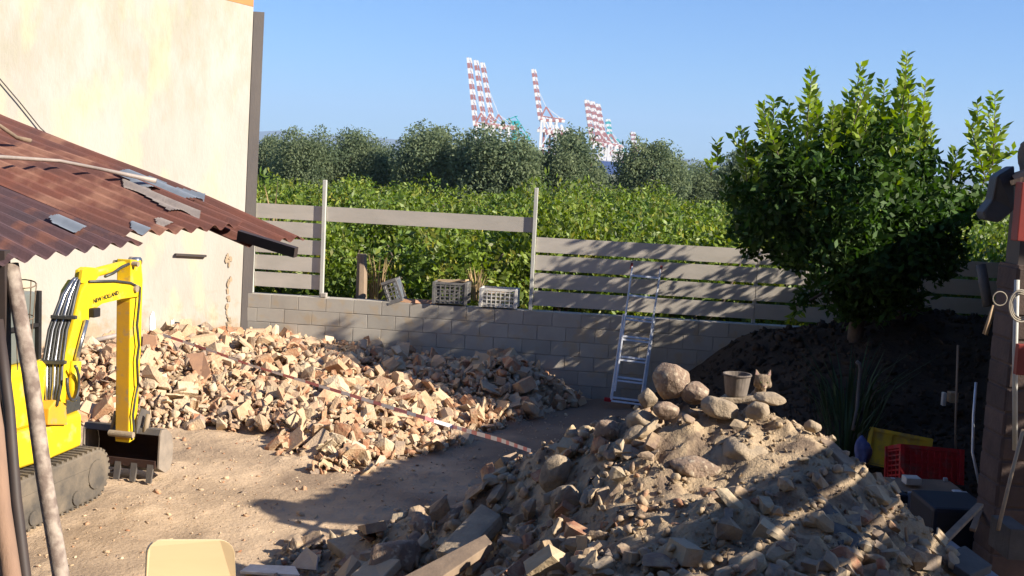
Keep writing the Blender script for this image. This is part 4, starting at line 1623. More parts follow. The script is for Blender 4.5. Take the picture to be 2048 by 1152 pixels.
for (x, y, dy) in [(1600, 450, -0.5), (1660, 380, 0.4), (1780, 370, 0.2), (1870, 420, -0.3), (1700, 320, -0.4), (1820, 300, 0.2), (1550, 400, 0.3), (1930, 400, 0.1), (1620, 600, -0.6)]:
    q = at(x, y, LY + dy)
    mid = at(1735, 560, LY).lerp(q, 0.45) + Vector((0, 0, 0.06))
    lb = MB()
    lb.tube([at(1732, 580, LY), mid, q], [0.045, 0.03, 0.012], 6)
    lb.build('limb', M['bark'], lt, smooth=True)
tw.build('trunk', M['bark'], lt, smooth=True)


def grass_tuft(name, label, base, n, h, spread, m, cat='plant', lean=0.4, w=0.012):
    V, Fq = [], []
    for k in range(n):
        an = rng.uniform(0, 6.28)
        r = spread * math.sqrt(rng.random())
        p = Vector(base) + Vector((math.cos(an) * r, math.sin(an) * r, 0))
        hh = h * rng.uniform(0.5, 1.1)
        d = Vector((math.cos(an), math.sin(an), 0)) * lean * hh * rng.uniform(0.2, 1)
        sd = Vector((-math.sin(an), math.cos(an), 0)) * w
        b = len(V)
        q1 = p + d * 0.3 + Vector((0, 0, hh * 0.6))
        q2 = p + d + Vector((0, 0, hh))
        V += [tuple(p - sd), tuple(p + sd), tuple(q1 + sd * 0.8), tuple(q1 - sd * 0.8), tuple(q2 + sd * 0.1), tuple(q2 - sd * 0.1)]
        Fq += [(b, b + 1, b + 2, b + 3), (b + 3, b + 2, b + 4, b + 5)]
    return tag(np_mesh(name, V, Fq, m, origin=tuple(base)), label, cat)


grass_tuft('dry_grass', 'tuft of tall dry straw-coloured grass right of the wooden stump', at(755, 600, 16.8), 45, 0.65, 0.14, M['dry'])
grass_tuft('dry_weed', 'brown dry weed stems rising over the left fence panel', at(545, 470, 17.0), 14, 0.75, 0.06, M['dry'])
grass_tuft('dry_weed', 'yellowish dry weed behind the white and dark grey crates', at(955, 600, 16.7), 30, 0.5, 0.12, M['dry'])
g1 = at(1690, 900, 10.6)
grass_tuft('tall_weed', 'tall dark green weed clump in the shade left of the yellow crate', (g1.x, g1.y, 0.35), 70, 0.75, 0.2, M['weed'], lean=0.6)
g1 = at(1700, 760, 11.6)
grass_tuft('cane_plant', 'dark arching reeds on the mound behind the tall weed clump', (g1.x, g1.y, float(mound_h(np.array([g1.x]), np.array([g1.y]))[0])), 90, 0.8, 0.3, M['weed'], lean=0.9)

# ------------------------------------------------------------ harbour cranes
def crane(label, tip, hinge, Y, cols, span=60, lowered=False):
    T0 = at(tip[0], tip[1], Y)
    H0 = at(hinge[0], hinge[1], Y)
    k = Y / F_PX
    root = thing('harbour_crane', label, 'crane', (H0.x, Y, 0), 'ship-to-shore cranes of the port')
    dep = 8.0 * Y / 1400
    th = 3.4 * k
    m = MB()
    segs = 13
    for sy in (-1, 1):
        for i in range(segs):
            a, b = T0.lerp(H0, i / segs), T0.lerp(H0, (i + 1) / segs)
            off = Vector((0, sy * dep * 0.5, 0))
            m.bar(a + off, b + off, th * 1.5, th * 1.2, up=(0, 1, 0), mi=(0 if i % 2 == 0 else 1))
            p = Vector((5.0 * k, 0, 0))
            m.bar(a + off + p, b + off + p * 1.3, th * 0.8, th * 0.8, up=(0, 1, 0), mi=(0 if i % 2 == 0 else 1))
    for i in range(segs):
        a = T0.lerp(H0, i / segs)
        m.bar(a - Vector((0, dep * 0.5, 0)), a + Vector((0, dep * 0.5, 0)), th * 0.5, th * 0.5, mi=1)
        b = T0.lerp(H0, (i + 1) / segs)
        m.bar(a, b + Vector((6 * k, 0, 0)), th * 0.35, th * 0.35, up=(0, 1, 0), mi=1)
    m.build('boom', [M[cols[0]], M[cols[1]]], root)
    m = MB()
    for sy in (-1, 1):
        off = Vector((0, sy * dep * 0.5, 0))
        n = 8
        for i in range(n):
            a = H0 + Vector((span * k * i / n, 0, 0)) + off
            b = H0 + Vector((span * k * (i + 1) / n, 0, 0)) + off
            m.bar(a, b, th * 1.3, th * 1.5, mi=i % 2)
            m.bar(a + Vector((0, 0, 7 * k)), b + Vector((0, 0, 0)), th * 0.4, th * 0.4, mi=1)
        m.bar(H0 + Vector((0, 0, 8 * k)) + off, H0 + Vector((span * k, 0, 3 * k)) + off, th * 0.5, th * 0.5, mi=0)
    m.build('girder', [M[cols[1]], M[cols[0]]], root)
    m = MB()
    apex = H0 + Vector((12 * k, 0, 26 * k))
    for sy in (-1, 1):
        off = Vector((0, sy * dep * 0.5, 0))
        m.bar(H0 + off, apex + off, th * 0.9, th * 0.9, up=(0, 1, 0))
        m.bar(H0 + Vector((30 * k, 0, 0)) + off, apex + off, th * 0.7, th * 0.7, up=(0, 1, 0))
    m.build('a_frame', M[cols[1]], root)
    m = MB()
    m.bar(apex, T0.lerp(H0, 0.35) + Vector((4 * k, 0, 0)), th * 0.25, th * 0.25, up=(0, 1, 0))
    m.bar(apex, H0 + Vector((span * k, 0, 0)), th * 0.3, th * 0.3, up=(0, 1, 0))
    m.build('stay', M[cols[0]], root)
    for dx in (4, 34):
        for sy in (-1, 1):
            m = MB()
            p = H0 + Vector((dx * k, sy * dep * 0.8, 0))
            m.bar((p.x, p.y, 0), p, th * 1.2, th * 1.2, up=(0, 1, 0))
            m.build('leg', M[cols[0]], root)
    m = MB()
    for sy in (-1, 1):
        p = H0 + Vector((4 * k, sy * dep * 0.8, 0))
        m.bar((p.x, p.y, H0.z * 0.45), (p.x + 30 * k, p.y, H0.z * 0.45), th, th)
        m.bar((p.x, p.y, H0.z * 0.45), (p.x + 30 * k, p.y, H0.z), th * 0.5, th * 0.5)
    m.build('portal_beam', M[cols[0]], root)


RW = ('cwhite', 'cred')
crane('leftmost and tallest red and white crane with its boom raised', (936, 116), (949, 252), 1350, RW, 55)
crane('second raised red and white crane of the tallest group of three', (950, 121), (967, 254), 1390, RW, 50)
crane('third raised red and white crane, rightmost of the tallest group of three', (963, 126), (984, 255), 1430, RW, 50)
crane('lone red and white crane with raised boom in the middle', (1065, 139), (1079, 240), 1500, RW, 50)
crane('left crane of the right-hand group of three raised booms', (1171, 200), (1183, 288), 2000, RW, 40)
crane('middle crane of the right-hand group of three raised booms', (1182, 203), (1196, 291), 2050, RW, 40)
crane('right crane of the right-hand group of three raised booms', (1193, 208), (1208, 294), 2100, RW, 38)
crane('thin teal-topped crane just right of the right-hand group', (1213, 238), (1221, 304), 2700, ('cwhite', 'cteal'), 26)
crane('smallest and farthest crane, just left of the rounded tree', (1263, 264), (1268, 318), 3600, RW, 18)


def crane_low(label, px, py, Y, cols, L, spike=34):
    k = Y / F_PX
    H0 = at(px, py, Y)
    root = thing('harbour_crane', label, 'crane', (H0.x, Y, 0), 'ship-to-shore cranes of the port')
    th = 3.2 * k
    dep = 8 * Y / 1400
    m = MB()
    n = 9
    for sy in (-1, 1):
        off = Vector((0, sy * dep * 0.5, 0))
        for i in range(n):
            m.bar(H0 + Vector((L * k * (i / n - 0.3), 0, 0)) + off, H0 + Vector((L * k * ((i + 1) / n - 0.3), 0, 0)) + off, th * 1.3, th * 1.7, mi=i % 2)
            m.bar(H0 + Vector((L * k * (i / n - 0.3), 0, 7 * k * (i % 2))) + off, H0 + Vector((L * k * ((i + 1) / n - 0.3), 0, 7 * k * ((i + 1) % 2))) + off, th * .5, th * .5, mi=1)
    m.build('girder', [M[cols[0]], M[cols[1]]], root)
    m = MB()
    apex = H0 + Vector((-3 * k, 0, spike * k))
    for sy in (-1, 1):
        off = Vector((0, sy * dep * 0.4, 0))
        m.bar(H0 + off + Vector((2 * k, 0, 0)), apex + off, th * 1.3, th * 1.3, up=(0, 1, 0))
        m.bar(H0 + off + Vector((12 * k, 0, 0)), apex + off, th * 0.7, th * 0.7, up=(0, 1, 0))
    m.build('a_frame', M[cols[0]], root)
    for dx in (0, 22):
        m = MB()
        p = H0 + Vector((dx * k, 0, 0))
        m.bar((p.x, p.y, 0), p, th * 1.3, th * 1.3, up=(0, 1, 0))
        m.build('leg', M[cols[1]], root)


low = ['nearest', 'second', 'third', 'fourth', 'fifth']
for i in range(5):
    crane_low('%s crane with its boom down in the row right of the lone raised crane' % low[i], 1088 + i * 12, 262 + i * 5, 1530 + i * 70, RW, 46 - i * 2, 30 - i)
for i in range(3):
    crane_low(['first', 'second', 'last'][i] + ' small lowered crane in the row right of the right-hand raised group', 1212 + i * 13, 305 + i * 5, 2300 + i * 250, RW, 26, 14)

# teal slewing crane head
k = 1450 / F_PX
tc = thing('teal_crane', 'teal slewing crane between the tallest group and the lone crane', 'crane', (at(1030, 250, 1450).x, 1450, 0))
m = MB()
a = at(1030, 238, 1450)
m.box(at(1030, 250, 1450), (9 * k, 0, 0), (0, 6, 0), (0, 0, 8 * k))
m.build('machine_house', M['cteal'], tc)
m = MB()
m.bar(at(1012, 240, 1450), at(1062, 282, 1450), 3 * k, 3 * k, up=(0, 1, 0))
m.bar(at(1030, 232, 1450), at(1060, 278, 1450), 2 * k, 2 * k, up=(0, 1, 0))
m.bar(at(1012, 240, 1450), at(1035, 232, 1450), 2 * k, 2 * k, up=(0, 1, 0))
m.build('jib', M['cteal'], tc)
m = MB()
q = at(1030, 256, 1450)
m.bar((q.x, 1450, 0), q, 10 * k, 10 * k, up=(0, 1, 0))
m.build('tower', M['cteal'], tc)

# blue ship
sh = thing('container_ship', 'dark blue ship hull just showing between two trees below the cranes', 'ship', (at(1220, 330, 1700).x, 1700, 0))
a, b = at(1186, 318, 1700), at(1262, 322, 1700)
m = MB()
m.prism([(a.x - 60, 1690, 0), (b.x + 10, 1690, 0), (b.x + 34, 1690, a.z * 0.8), (a.x - 60, 1690, a.z)], (0, 30, 0))
m.build('hull', M['ship'], sh)
m = MB()
m.abox(a.x - 50, a.x - 20, 1692, 1718, a.z + 0.1, a.z + 12)
m.build('bridge_house', M['cwhite'], sh)
m = MB()
for i in range(8):
    m.abox(a.x - 12 + i * 8, a.x - 5 + i * 8, 1693, 1717, a.z * 0.93, a.z * 0.93 + 3 + 3 * (i % 3))
m.build('deck_containers', M['cwhite'], sh)

# ------------------------------------------------------------ excavator
PHI = math.radians(12)
EU = Vector((math.sin(PHI), math.cos(PHI), 0))
EW = Vector((math.cos(PHI), -math.sin(PHI), 0))
EQ = at(262, 900, 10.75)
EQ.z = 0


def E(u, w, z):
    q = EQ + EU * u + EW * w
    return Vector((q.x, q.y, z))


def uz(px, py, w=0.0):
    q = onplane(px, py, EQ + EW * w, EW)
    return (q - EQ).dot(EU), q.z


ex = thing('mini_excavator', 'yellow mini excavator with its bucket on the ground, standing at the left', 'excavator', E(-1.6, -0.4, 0))


def side_prism(pts, w0, w1, m, name, bevel=0.0, parent=None):
    mb = MB()
    poly = [E(*(lambda q: (q[0], w1, q[1]))(uz(px, py, w1))) for px, py in pts]
    mb.prism(poly, EW * (w0 - w1))
    return mb.build(name, m, parent or ex, bevel=bevel, bseg=2)


boomp = [(109, 836), (120, 770), (132, 711), (145, 660), (155, 615), (163, 583), (176, 562), (230, 564), (281, 568), (285, 580), (281, 593), (246, 598), (205, 608), (186, 622), (178, 642), (165, 684), (151, 722), (140, 765), (130, 838)]
boom = side_prism(boomp, -0.10, 0.10, M['yellow'], 'boom', 0.012)
# stick
sw = 0.065
st = MB()
su0, sz0 = uz(270, 517, sw)
su1, sz1 = uz(264, 880, sw)
s_top_u0, s_top_u1 = uz(258, 530, sw)[0], uz(282, 530, sw)[0]
s_bot_u0, s_bot_u1 = uz(260, 872, sw)[0], uz(272, 872, sw)[0]
pts = [uz(262, 519, sw), uz(283, 521, sw), uz(286, 560, sw), uz(282, 700, sw), uz(277, 800, sw), uz(271, 878, sw), uz(258, 886, sw), uz(259, 800, sw), uz(260, 700, sw), uz(261, 600, sw)]
st.prism([E(u, sw, z) for u, z in pts], -EW * 0.145)
stick = st.build('stick', M['yellow'], ex, bevel=0.01)
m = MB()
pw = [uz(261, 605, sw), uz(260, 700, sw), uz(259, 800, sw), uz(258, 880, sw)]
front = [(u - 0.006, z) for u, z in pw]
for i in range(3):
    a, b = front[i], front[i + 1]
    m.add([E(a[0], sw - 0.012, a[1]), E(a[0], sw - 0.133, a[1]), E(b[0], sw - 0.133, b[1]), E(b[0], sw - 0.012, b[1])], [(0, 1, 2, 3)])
m.build('stick_underside', M['yellow_d'], ex)  # thin overlay, this face's shade painted as orange
# bosses and pins
for px, py, r in ((270, 577, 0.035), (272, 528, 0.025), (262, 870, 0.03), (120, 825, 0.05)):
    u, z = uz(px, py, 0.1)
    m = MB()
    m.tube([E(u, -0.125, z), E(u, 0.125, z)], r, 12)
    m.build('pin', M['muddy'], ex)
# stick cylinder on top of the boom
a, b = uz(183, 547), uz(246, 530)
m = MB()
m.tube([E(a[0], 0, a[1]), E(b[0], 0, b[1])], 0.042, 12)
m.build('stick_cylinder', M['yellow'], ex, smooth=True)
c2 = uz(270, 523)
m = MB()
m.tube([E(b[0], 0, b[1]), E(c2[0], 0, c2[1])], 0.022, 10)
m.tube([E(c2[0], -0.05, c2[1]), E(c2[0], 0.05, c2[1])], 0.045, 12)
m.build('cylinder_rod', M['steel'], ex, smooth=True)
side_prism([(154, 566), (158, 540), (168, 534), (190, 536), (194, 548), (180, 566)], -0.07, -0.035, M['yellow'], 'cylinder_bracket', 0.004)
side_prism([(162, 566), (166, 540), (176, 534), (196, 536), (200, 550), (188, 566)], 0.045, 0.08, M['yellow'], 'cylinder_bracket', 0.004)
# hoses over the arm
m = MB()
m.tube([E(*(lambda q: (q[0], 0.06, q[1]))(uz(x, y))) for x, y in ((198, 552), (215, 545), (232, 533), (246, 527))], 0.014, 6)
m.tube([E(*(lambda q: (q[0], 0.11, q[1]))(uz(x, y, .11))) for x, y in ((178, 563), (230, 562), (262, 566), (280, 575), (279, 600), (274, 650), (278, 690), (274, 720), (276, 770))], 0.012, 6)
m.tube([E(*(lambda q: (q[0], 0.10, q[1]))(uz(x, y, .1))) for x, y in ((276, 770), (270, 800), (266, 830), (268, 860), (263, 880))], 0.012, 6)
m.build('arm_hose', M['hose'], ex, smooth=True)
# hose bundle in front of the boom
for i in range(6):
    path = []
    for (px, py, step) in ((88, 812, 5.0), (86, 770, 7.2), (86, 730, 7.6), (98, 660, 7.0), (108, 632, 6.8), (124, 590, 5.4), (143, 562, 3.2), (150, 556, 2.4)):
        x = px + i * step
        bx = {812: 112, 770: 120, 730: 128, 660: 145, 632: 150, 590: 161, 562: 176, 556: 178}[py]
        u, z = uz(bx, py, 0.1)
        Yd = (EQ + EU * u).y - 0.07
        path.append(at(x, py, Yd))
    m = MB()
    m.tube(path, 0.0155 if i % 2 else 0.013, 7)
    m.build('hydraulic_line', M['steel'] if i in (1, 3) else M['hose'], ex, smooth=True)
for py, x0, x1, bx in ((634, 103, 153, 150), (724, 79, 132, 129)):
    u, z = uz(bx, py, 0.1)
    Yd = (EQ + EU * u).y - 0.09
    m = MB()
    m.bar(at(x0, py - 1, Yd), at(x1, py + 1, Yd), 0.05, 0.03)
    m.build('hose_clamp', M['hose'], ex, bevel=0.004)
# work light
u, z = uz(188, 625, 0.12)
m = MB()
m.box(E(u, 0.12, z), EU * 0.05, EW * 0.035, Vector((0, 0, 0.04)))
m.build('work_light', M['black'], ex, bevel=0.012)
# boom foot cylinder (yellow, right of the boom foot) and ram hose loop
m = MB()
a, b = uz(150, 722, 0.12), uz(140, 800, 0.12)
c3 = uz(171, 640, 0.12)
m.tube([E(a[0], 0.13, a[1]), E(b[0], 0.13, b[1])], 0.045, 10)
m.build('boom_cylinder', M['yellow'], ex, smooth=True)
m = MB()
m.tube([E(c3[0], 0.13, c3[1]), E(a[0], 0.13, a[1])], 0.022, 8)
m.build('boom_cylinder_rod', M['steel'], ex, smooth=True)
m = MB()
pth = []
for k in range(13):
    an = k / 12 * 4.6 - 1.2
    u, z = uz(146 + math.cos(an) * 12, 765 + math.sin(an) * 36, 0.2)
    pth.append(E(u, 0.2, z))
m.tube(pth, 0.014, 6)
m.build('ram_hose', M['hose'], ex, smooth=True)
# boom foot bracket
side_prism([(96, 850), (98, 818), (112, 800), (132, 806), (136, 850)], -0.13, 0.13, M['yellow_d'], 'boom_foot', 0.01)

# lettering
cu = bpy.data.curves.new('lettering', 'FONT')
cu.body = 'NEW HOLLAND'
cu.size = 0.088
cu.extrude = 0.001
cu.offset = 0.0016
tmp = bpy.data.objects.new('tmp', cu)
C.objects.link(tmp)
dg = bpy.context.evaluated_depsgraph_get()
me = bpy.data.meshes.new_from_object(tmp.evaluated_get(dg))
bpy.data.objects.remove(tmp)
me.materials.clear()
me.materials.append(M['black'])
t0, t1 = uz(187, 607, 0.1035), uz(237, 589, 0.1035)
p0, p1 = E(t0[0], 0.1035, t0[1]), E(t1[0], 0.1035, t1[1])
xs = [v.co.x for v in me.vertices]
wtxt = max(xs) - min(xs)
xd = (p1 - p0)
sc = xd.length / wtxt
xd.normalize()
zd = EW
yd = zd.cross(xd)
o = link('lettering', me, p0, ex)
o.matrix_local = Matrix.Translation(p0 - ORG[ex]) @ Matrix((xd, yd, zd)).transposed().to_4x4() @ Matrix.Diagonal((sc, sc, 1, 1))

# digging bucket
bk = []
prof = [(-0.12, 0.13), (0.08, 0.05), (0.22, 0.06), (0.30, 0.15), (0.32, 0.28), (0.26, 0.40), (0.12, 0.47), (-0.03, 0.48), (-0.08, 0.43)]
inner = [(-0.115, 0.15), (0.08, 0.07), (0.21, 0.08), (0.28, 0.16), (0.30, 0.27), (0.245, 0.38), (0.11, 0.445), (-0.02, 0.455), (-0.07, 0.42)]
W0, W1 = -0.44, 0.33
prof = [(u * 0.62 - 0.03, z) for u, z in prof]
inner = [(u * 0.62 - 0.03, z) for u, z in inner]
m = MB()
n = len(prof)
vs = [E(u, W0, z) for u, z in prof] + [E(u, W1, z) for u, z in prof]
m.add(vs, [(i, i + 1, n + i + 1, n + i) for i in range(n - 1)])
bko = m.build('bucket_shell', M['bucketm'], ex)
m = MB()
vs = [E(u, W0 + 0.01, z) for u, z in inner] + [E(u, W1 - 0.01, z) for u, z in inner]
m.add(vs, [(i, i + 1, n + i + 1, n + i) for i in range(n - 1)])
vs = [E(prof[0][0], W0, prof[0][1]), E(prof[0][0], W1, prof[0][1]), E(inner[0][0], W1, inner[0][1]), E(inner[0][0], W0, inner[0][1])]
m.add(vs, [(0, 1, 2, 3)])
m.build('bucket_inside', M['bucket_in'], ex)
for w in (W0, W1):
    m = MB()
    s = -0.02 if w < 0 else 0.02
    m.prism([E(u, w, z) for u, z in [(-0.104, 0.12)] + prof[1:]], EW * s)
    m.build('bucket_side', M['bucket_side'], ex, bevel=0.003)
for k in range(5):
    w = W0 + 0.05 + (W1 - W0 - 0.10) * k / 4
    m = MB()
    m.prism([E(-0.11, w - 0.032, 0.16), E(-0.11, w + 0.032, 0.16), E(-0.15, w + 0.026, -0.01), E(-0.15, w - 0.026, -0.01)], EU * -0.025)
    m.build('bucket_tooth', M['bucketm'], ex)
m = MB()
m.box(E(-0.125, (W0 + W1) / 2, 0.16), EW * 0.38, EU * 0.010, Vector((0, 0, 0.035)))
m.build('cutting_edge', M['bucket_in'], ex)
for w in (-0.12, 0.09):
    m = MB()
    m.prism([E(-0.09, w, 0.43), E(0.16, w, 0.45), E(0.14, w, 0.60), E(0.0, w, 0.66), E(-0.07, w, 0.55)], EW * 0.02)
    m.build('bucket_ear', M['bucketm'], ex, bevel=0.003)
m = MB()
for w in (-0.17, 0.17):
    m.tube([E(-0.05, w, 0.44), E(0.02, w, 0.60)], 0.025, 8)
m.build('bucket_link', M['muddy'], ex, smooth=True)


# tracks
def track(wc):
    root = MB()
    L0, L1 = -2.25, -0.62
    zc, r = 0.235, 0.215
    prof = []
    for k in range(13):
        an = -math.pi / 2 + math.pi * k / 12
        prof.append((L1 - r + math.cos(an) * r, zc + math.sin(an) * r))
    for k in range(13):
        an = math.pi / 2 + math.pi * k / 12
        prof.append((L0 + r + math.cos(an) * r, zc + math.sin(an) * r))
    mb = MB()
    mb.prism([E(u, wc - 0.13, z) for u, z in prof], EW * 0.26)
    o = mb.build('track', M['rubber'], ex, bevel=0.02)
    mb = MB()
    # cleats
    n = len(prof)
    for i in range(n):
        a, b = prof[i], prof[(i + 1) % n]
        d = math.hypot(b[0] - a[0], b[1] - a[1])
        c = max(1, int(d / 0.075))
        for j in range(c):
            t = (j + 0.5) / c
            u, z = a[0] + (b[0] - a[0]) * t, a[1] + (b[1] - a[1]) * t
            tx, tz = (b[0] - a[0]) / d, (b[1] - a[1]) / d
            mb.box(E(u + tz * 0.008, wc, z - tx * 0.008), (EU * tx + Vector((0, 0, tz))) * 0.015, EW * 0.125, (EU * tz - Vector((0, 0, tx))) * 0.012)
    o2 = mb.build('track_cleats', M['rubber'], o)
    for k in range(5):
        mb = MB()
        u = L0 + r + (L1 - L0 - 2 * r) * k / 4
        rr = 0.13 if k in (0, 4) else 0.06
        zz = zc if k in (0, 4) else 0.10
        mb.tube([E(u, wc + 0.10, zz), E(u, wc + 0.145, zz)], rr, 14)
        mb.build('roller', M['rubber'], o)
    mb = MB()
    mb.box(E((L0 + L1) / 2, wc + 0.12, 0.24), EU * 0.55, EW * 0.018, Vector((0, 0, 0.07)))
    mb.build('track_frame', M['rubber'], o)


track(0.02)
track(-0.90)
# undercarriage and body
m = MB()
m.box(E(-1.45, -0.44, 0.36), EU * 0.35, EW * 0.34, Vector((0, 0, 0.10)))
m.tube([E(-1.45, -0.44, 0.42), E(-1.45, -0.44, 0.50)], 0.3, 20)
m.build('undercarriage', M['muddy'], ex)


def plan_prism(pts, z0, z1, m, name, bevel):
    mb = MB()
    mb.prism([E(u, w, z0) for u, w in pts], Vector((0, 0, z1 - z0)))
    return mb.build(name, m, ex, bevel=bevel, bseg=3)


plan_prism([(-2.2, -0.95), (-2.2, 0.02), (-1.4, 0.10), (-0.95, 0.08), (-0.80, -0.05), (-0.75, -0.4), (-0.8, -0.95)], 0.50, 0.80, M['yellow'], 'body_skirt', 0.05)
plan_prism([(-1.15, -0.30), (-1.15, 0.02), (-0.84, 0.0), (-0.80, -0.30)], 0.802, 0.92, M['hose'], 'step', 0.015)
plan_prism([(-2.2, -0.92), (-2.2, 0.0), (-1.45, 0.04), (-1.22, -0.05), (-1.18, -0.92)], 0.802, 1.32, M['yellow'], 'engine_hood', 0.07)
for k in range(2):
    mb = MB()
    for j in range(8):
        t0, t1 = j / 8, (j + 1) / 8
        def qq(t, side):
            u = -1.62 - 0.18 * k + 0.10 * math.sin(t * 1.4) + side * 0.055 * (0.3 + math.sin(math.pi * min(1, t + 0.1)))
            return E(u, 0.052 - 0.05 * (u < -1.45) * 0.9, 0.86 + t * 0.36)
        mb.add([qq(t0, -1), qq(t0, 1), qq(t1, 1), qq(t1, -1)], [(0, 1, 2, 3)])
    mb.build('hood_grille', M['black'], ex)
plan_prism([(-2.2, -0.9), (-2.2, -0.10), (-1.40, -0.06), (-1.36, -0.9)], 1.322, 1.90, M['cabglass'], 'cab_shell', 0.03)
m = MB()
for (u, w) in ((-1.38, -0.09), (-1.8, -0.085)):
    m.bar(E(u, w + 0.035, 1.33), E(u, w + 0.035, 1.9), 0.04, 0.04, up=EU)
m.bar(E(-2.2, -0.05, 1.62), E(-1.38, -0.05, 1.62), 0.03, 0.03)
m.build('cab_frame', M['black'], ex)

# ------------------------------------------------------------ rusty lean-to roof, left foreground
RE0 = at(30, 522, 4.2)
RE1 = at(500, 466, 5.2)
rdir = (RE1 - RE0).normalized()
rback = Vector((-rdir.y, rdir.x, 0)).normalized()
if rback.x > 0:
    rback = -rback
tgt = at(0, 262, 6.4)
tip = at(585, 474, 5.35)
g = (tgt - tip)
GU = (rback * 1.0 + Vector((0, 0, 0.215))).normalized()
RN = rdir.cross(GU)
if RN.z < 0:
    RN = -RN
lr = thing('lean_to_roof', 'rusted corrugated iron roof at the left foreground', 'roof', RE0)


def sheet(s0, s1, g0, g1, dn, m, name='corrugated_sheet', pitch=0.088, amp=0.015, droop=0.0, ph=0.0, jag=0.0):
    n = int((s1 - s0) / pitch * 8)
    K = 14
    V = []
    for j in range(K + 1):
        for i in range(n + 1):
            s = s0 + (s1 - s0) * i / n
            tt = j / K
            gg = g0 + (g1 - g0) * tt
            if j == 0 and jag:
                gg += jag * fbm(np.array([s * 3.0]), np.array([1.0]), 1.0, 2, 5)[0]
            z = abs(((s / pitch + ph) % 1) * 2 - 1) * 2 - 1
            z = math.sin(z * 1.35) * amp * (0.55 + 0.45 * (1 - tt))
            z += droop * (1 - tt) ** 2 * -1
            z += float(mnoise.noise(Vector((s * 1.1, gg * 0.9, 3)))) * 0.03
            V.append(RE0 + rdir * s + GU * gg + RN * (dn + z))
    fs = []
    for j in range(K):
        for i in range(n):
            a = j * (n + 1) + i
            fs.append((a, a + 1, a + n + 2, a + n + 1))
    mb = MB()
    nV = len(V)
    mb.add(V, fs)
    mb.add([p - RN * 0.0015 for p in V], [tuple(reversed(f)) for f in fs])
    edge = []
    for i in range(n):
        edge.append((i, i + 1, nV + i + 1, nV + i))
    for j in range(K):
        a = j * (n + 1)
        edge.append((a, a + n + 1, nV + a + n + 1, nV + a))
        a += n
        edge.append((a, a + n + 1, nV + a + n + 1, nV + a))
    mb.f += edge
    mb.mi += [0] * len(edge)
    return mb.build(name, m, lr, smooth=False)


SL = (RE1 - RE0).length
sheet(-0.75, SL * 0.50, 0.0, 3.0, 0.0, M['rust_old'], jag=0.05)
sheet(SL * 0.50 - 0.03, SL + 0.05, 0.10, 3.0, 0.012, M['rust'], jag=0.04)
sheet(SL - 0.04, SL + 0.34, -0.03, 3.0, 0.0, M['rust'], ph=0.3, droop=0.04)
PR = RE0 + RN * 0.02


def rp(px, py, up=0.0):
    return onplane(px, py, PR + RN * up, RN)


m = MB()
m.bar(rp(478, 470, -0.04), rp(592, 505, -0.04) , 0.03, 0.045, up=RN)
o = m.build('eave_beam', M['dark_m'], lr)
m = MB()
a, b = RE0 + rdir * -0.7 + GU * 0.8 - RN * 0.055, RE0 + rdir * (SL + 0.2) + GU * 0.8 - RN * 0.055
m.bar(a, b, 0.05, 0.06, up=RN)
m.build('rafter', M['wood'], lr)


def inside(x, y, P):
    c = False
    j = len(P) - 1
    for i in range(len(P)):
        if (P[i][1] > y) != (P[j][1] > y) and x < (P[j][0] - P[i][0]) * (y - P[i][1]) / (P[j][1] - P[i][1]) + P[i][0]:
            c = not c
        j = i
    return c


def patch(name, pts, m, up, label=None):
    """a thin sheet that follows the corrugation"""
    Q = [onplane(x, y, RE0, RN) - RE0 for x, y in pts]
    P = [(q.dot(rdir), q.dot(GU)) for q in Q]
    h = 0.006
    s0, s1 = min(p[0] for p in P), max(p[0] for p in P)
    g0, g1 = min(p[1] for p in P), max(p[1] for p in P)
    idx, V, Fs = {}, [], []

    def vid(i, j):
        if (i, j) not in idx:
            idx[(i, j)] = len(V)
            ss, gg = s0 + i * h, g0 + j * h
            ph = 0.3 if ss > SL - 0.04 else 0.0
            z = abs(((ss / 0.088 + ph) % 1) * 2 - 1) * 2 - 1
            z = math.sin(z * 1.35) * 0.015 * (0.55 + 0.45 * (1 - gg / 3.0)) + float(mnoise.noise(Vector((ss * 1.1, gg * 0.9, 3)))) * 0.03
            V.append(RE0 + rdir * ss + GU * gg + RN * (z + up))
        return idx[(i, j)]
    for i in range(int((s1 - s0) / h) + 1):
        for j in range(int((g1 - g0) / h) + 1):
            if inside(s0 + (i + .5) * h, g0 + (j + .5) * h, P):
                Fs.append((vid(i, j), vid(i + 1, j), vid(i + 1, j + 1), vid(i, j + 1)))
    if not Fs:
        return
    mb = MB()
    mb.add(V, Fs)
    o = mb.build(name, m, lr)
    if label:
        o['label'] = label


patch('tin_patch', [(232, 350), (300, 362), (350, 382), (412, 402), (408, 412), (360, 400), (330, 392), (290, 384), (236, 362)], M['tin'], 0.017, 'bluish tin strip along the upper edge')
patch('zinc_patch', [(240, 366), (300, 388), (330, 405), (404, 432), (402, 442), (340, 428), (285, 402), (250, 384)], M['zinc'], 0.021, 'pale zinc strip')
patch('tin_patch', [(96, 446), (120, 450), (150, 462), (172, 474), (150, 474), (110, 460)], M['tin'], 0.017, 'small bluish oval patch')
patch('tin_patch', [(262, 458), (280, 455), (300, 464), (302, 474), (285, 476), (265, 468)], M['tin'], 0.017, 'small bluish round patch')
patch('zinc_patch', [(312, 446), (340, 452), (352, 459), (318, 456)], M['zinc'], 0.017)
m = MB()
m.tube([rp(-60, 300, 0.05), rp(0, 314, 0.05), rp(120, 322, 0.045), rp(200, 338, 0.04), rp(312, 362, 0.035)], [0.010, 0.010, 0.009, 0.009, 0.012], 8)
tag(m.build('plastic_tube', M['zinc'], smooth=True), 'long pale tube lying across the rusted roof', 'tube')
m = MB()
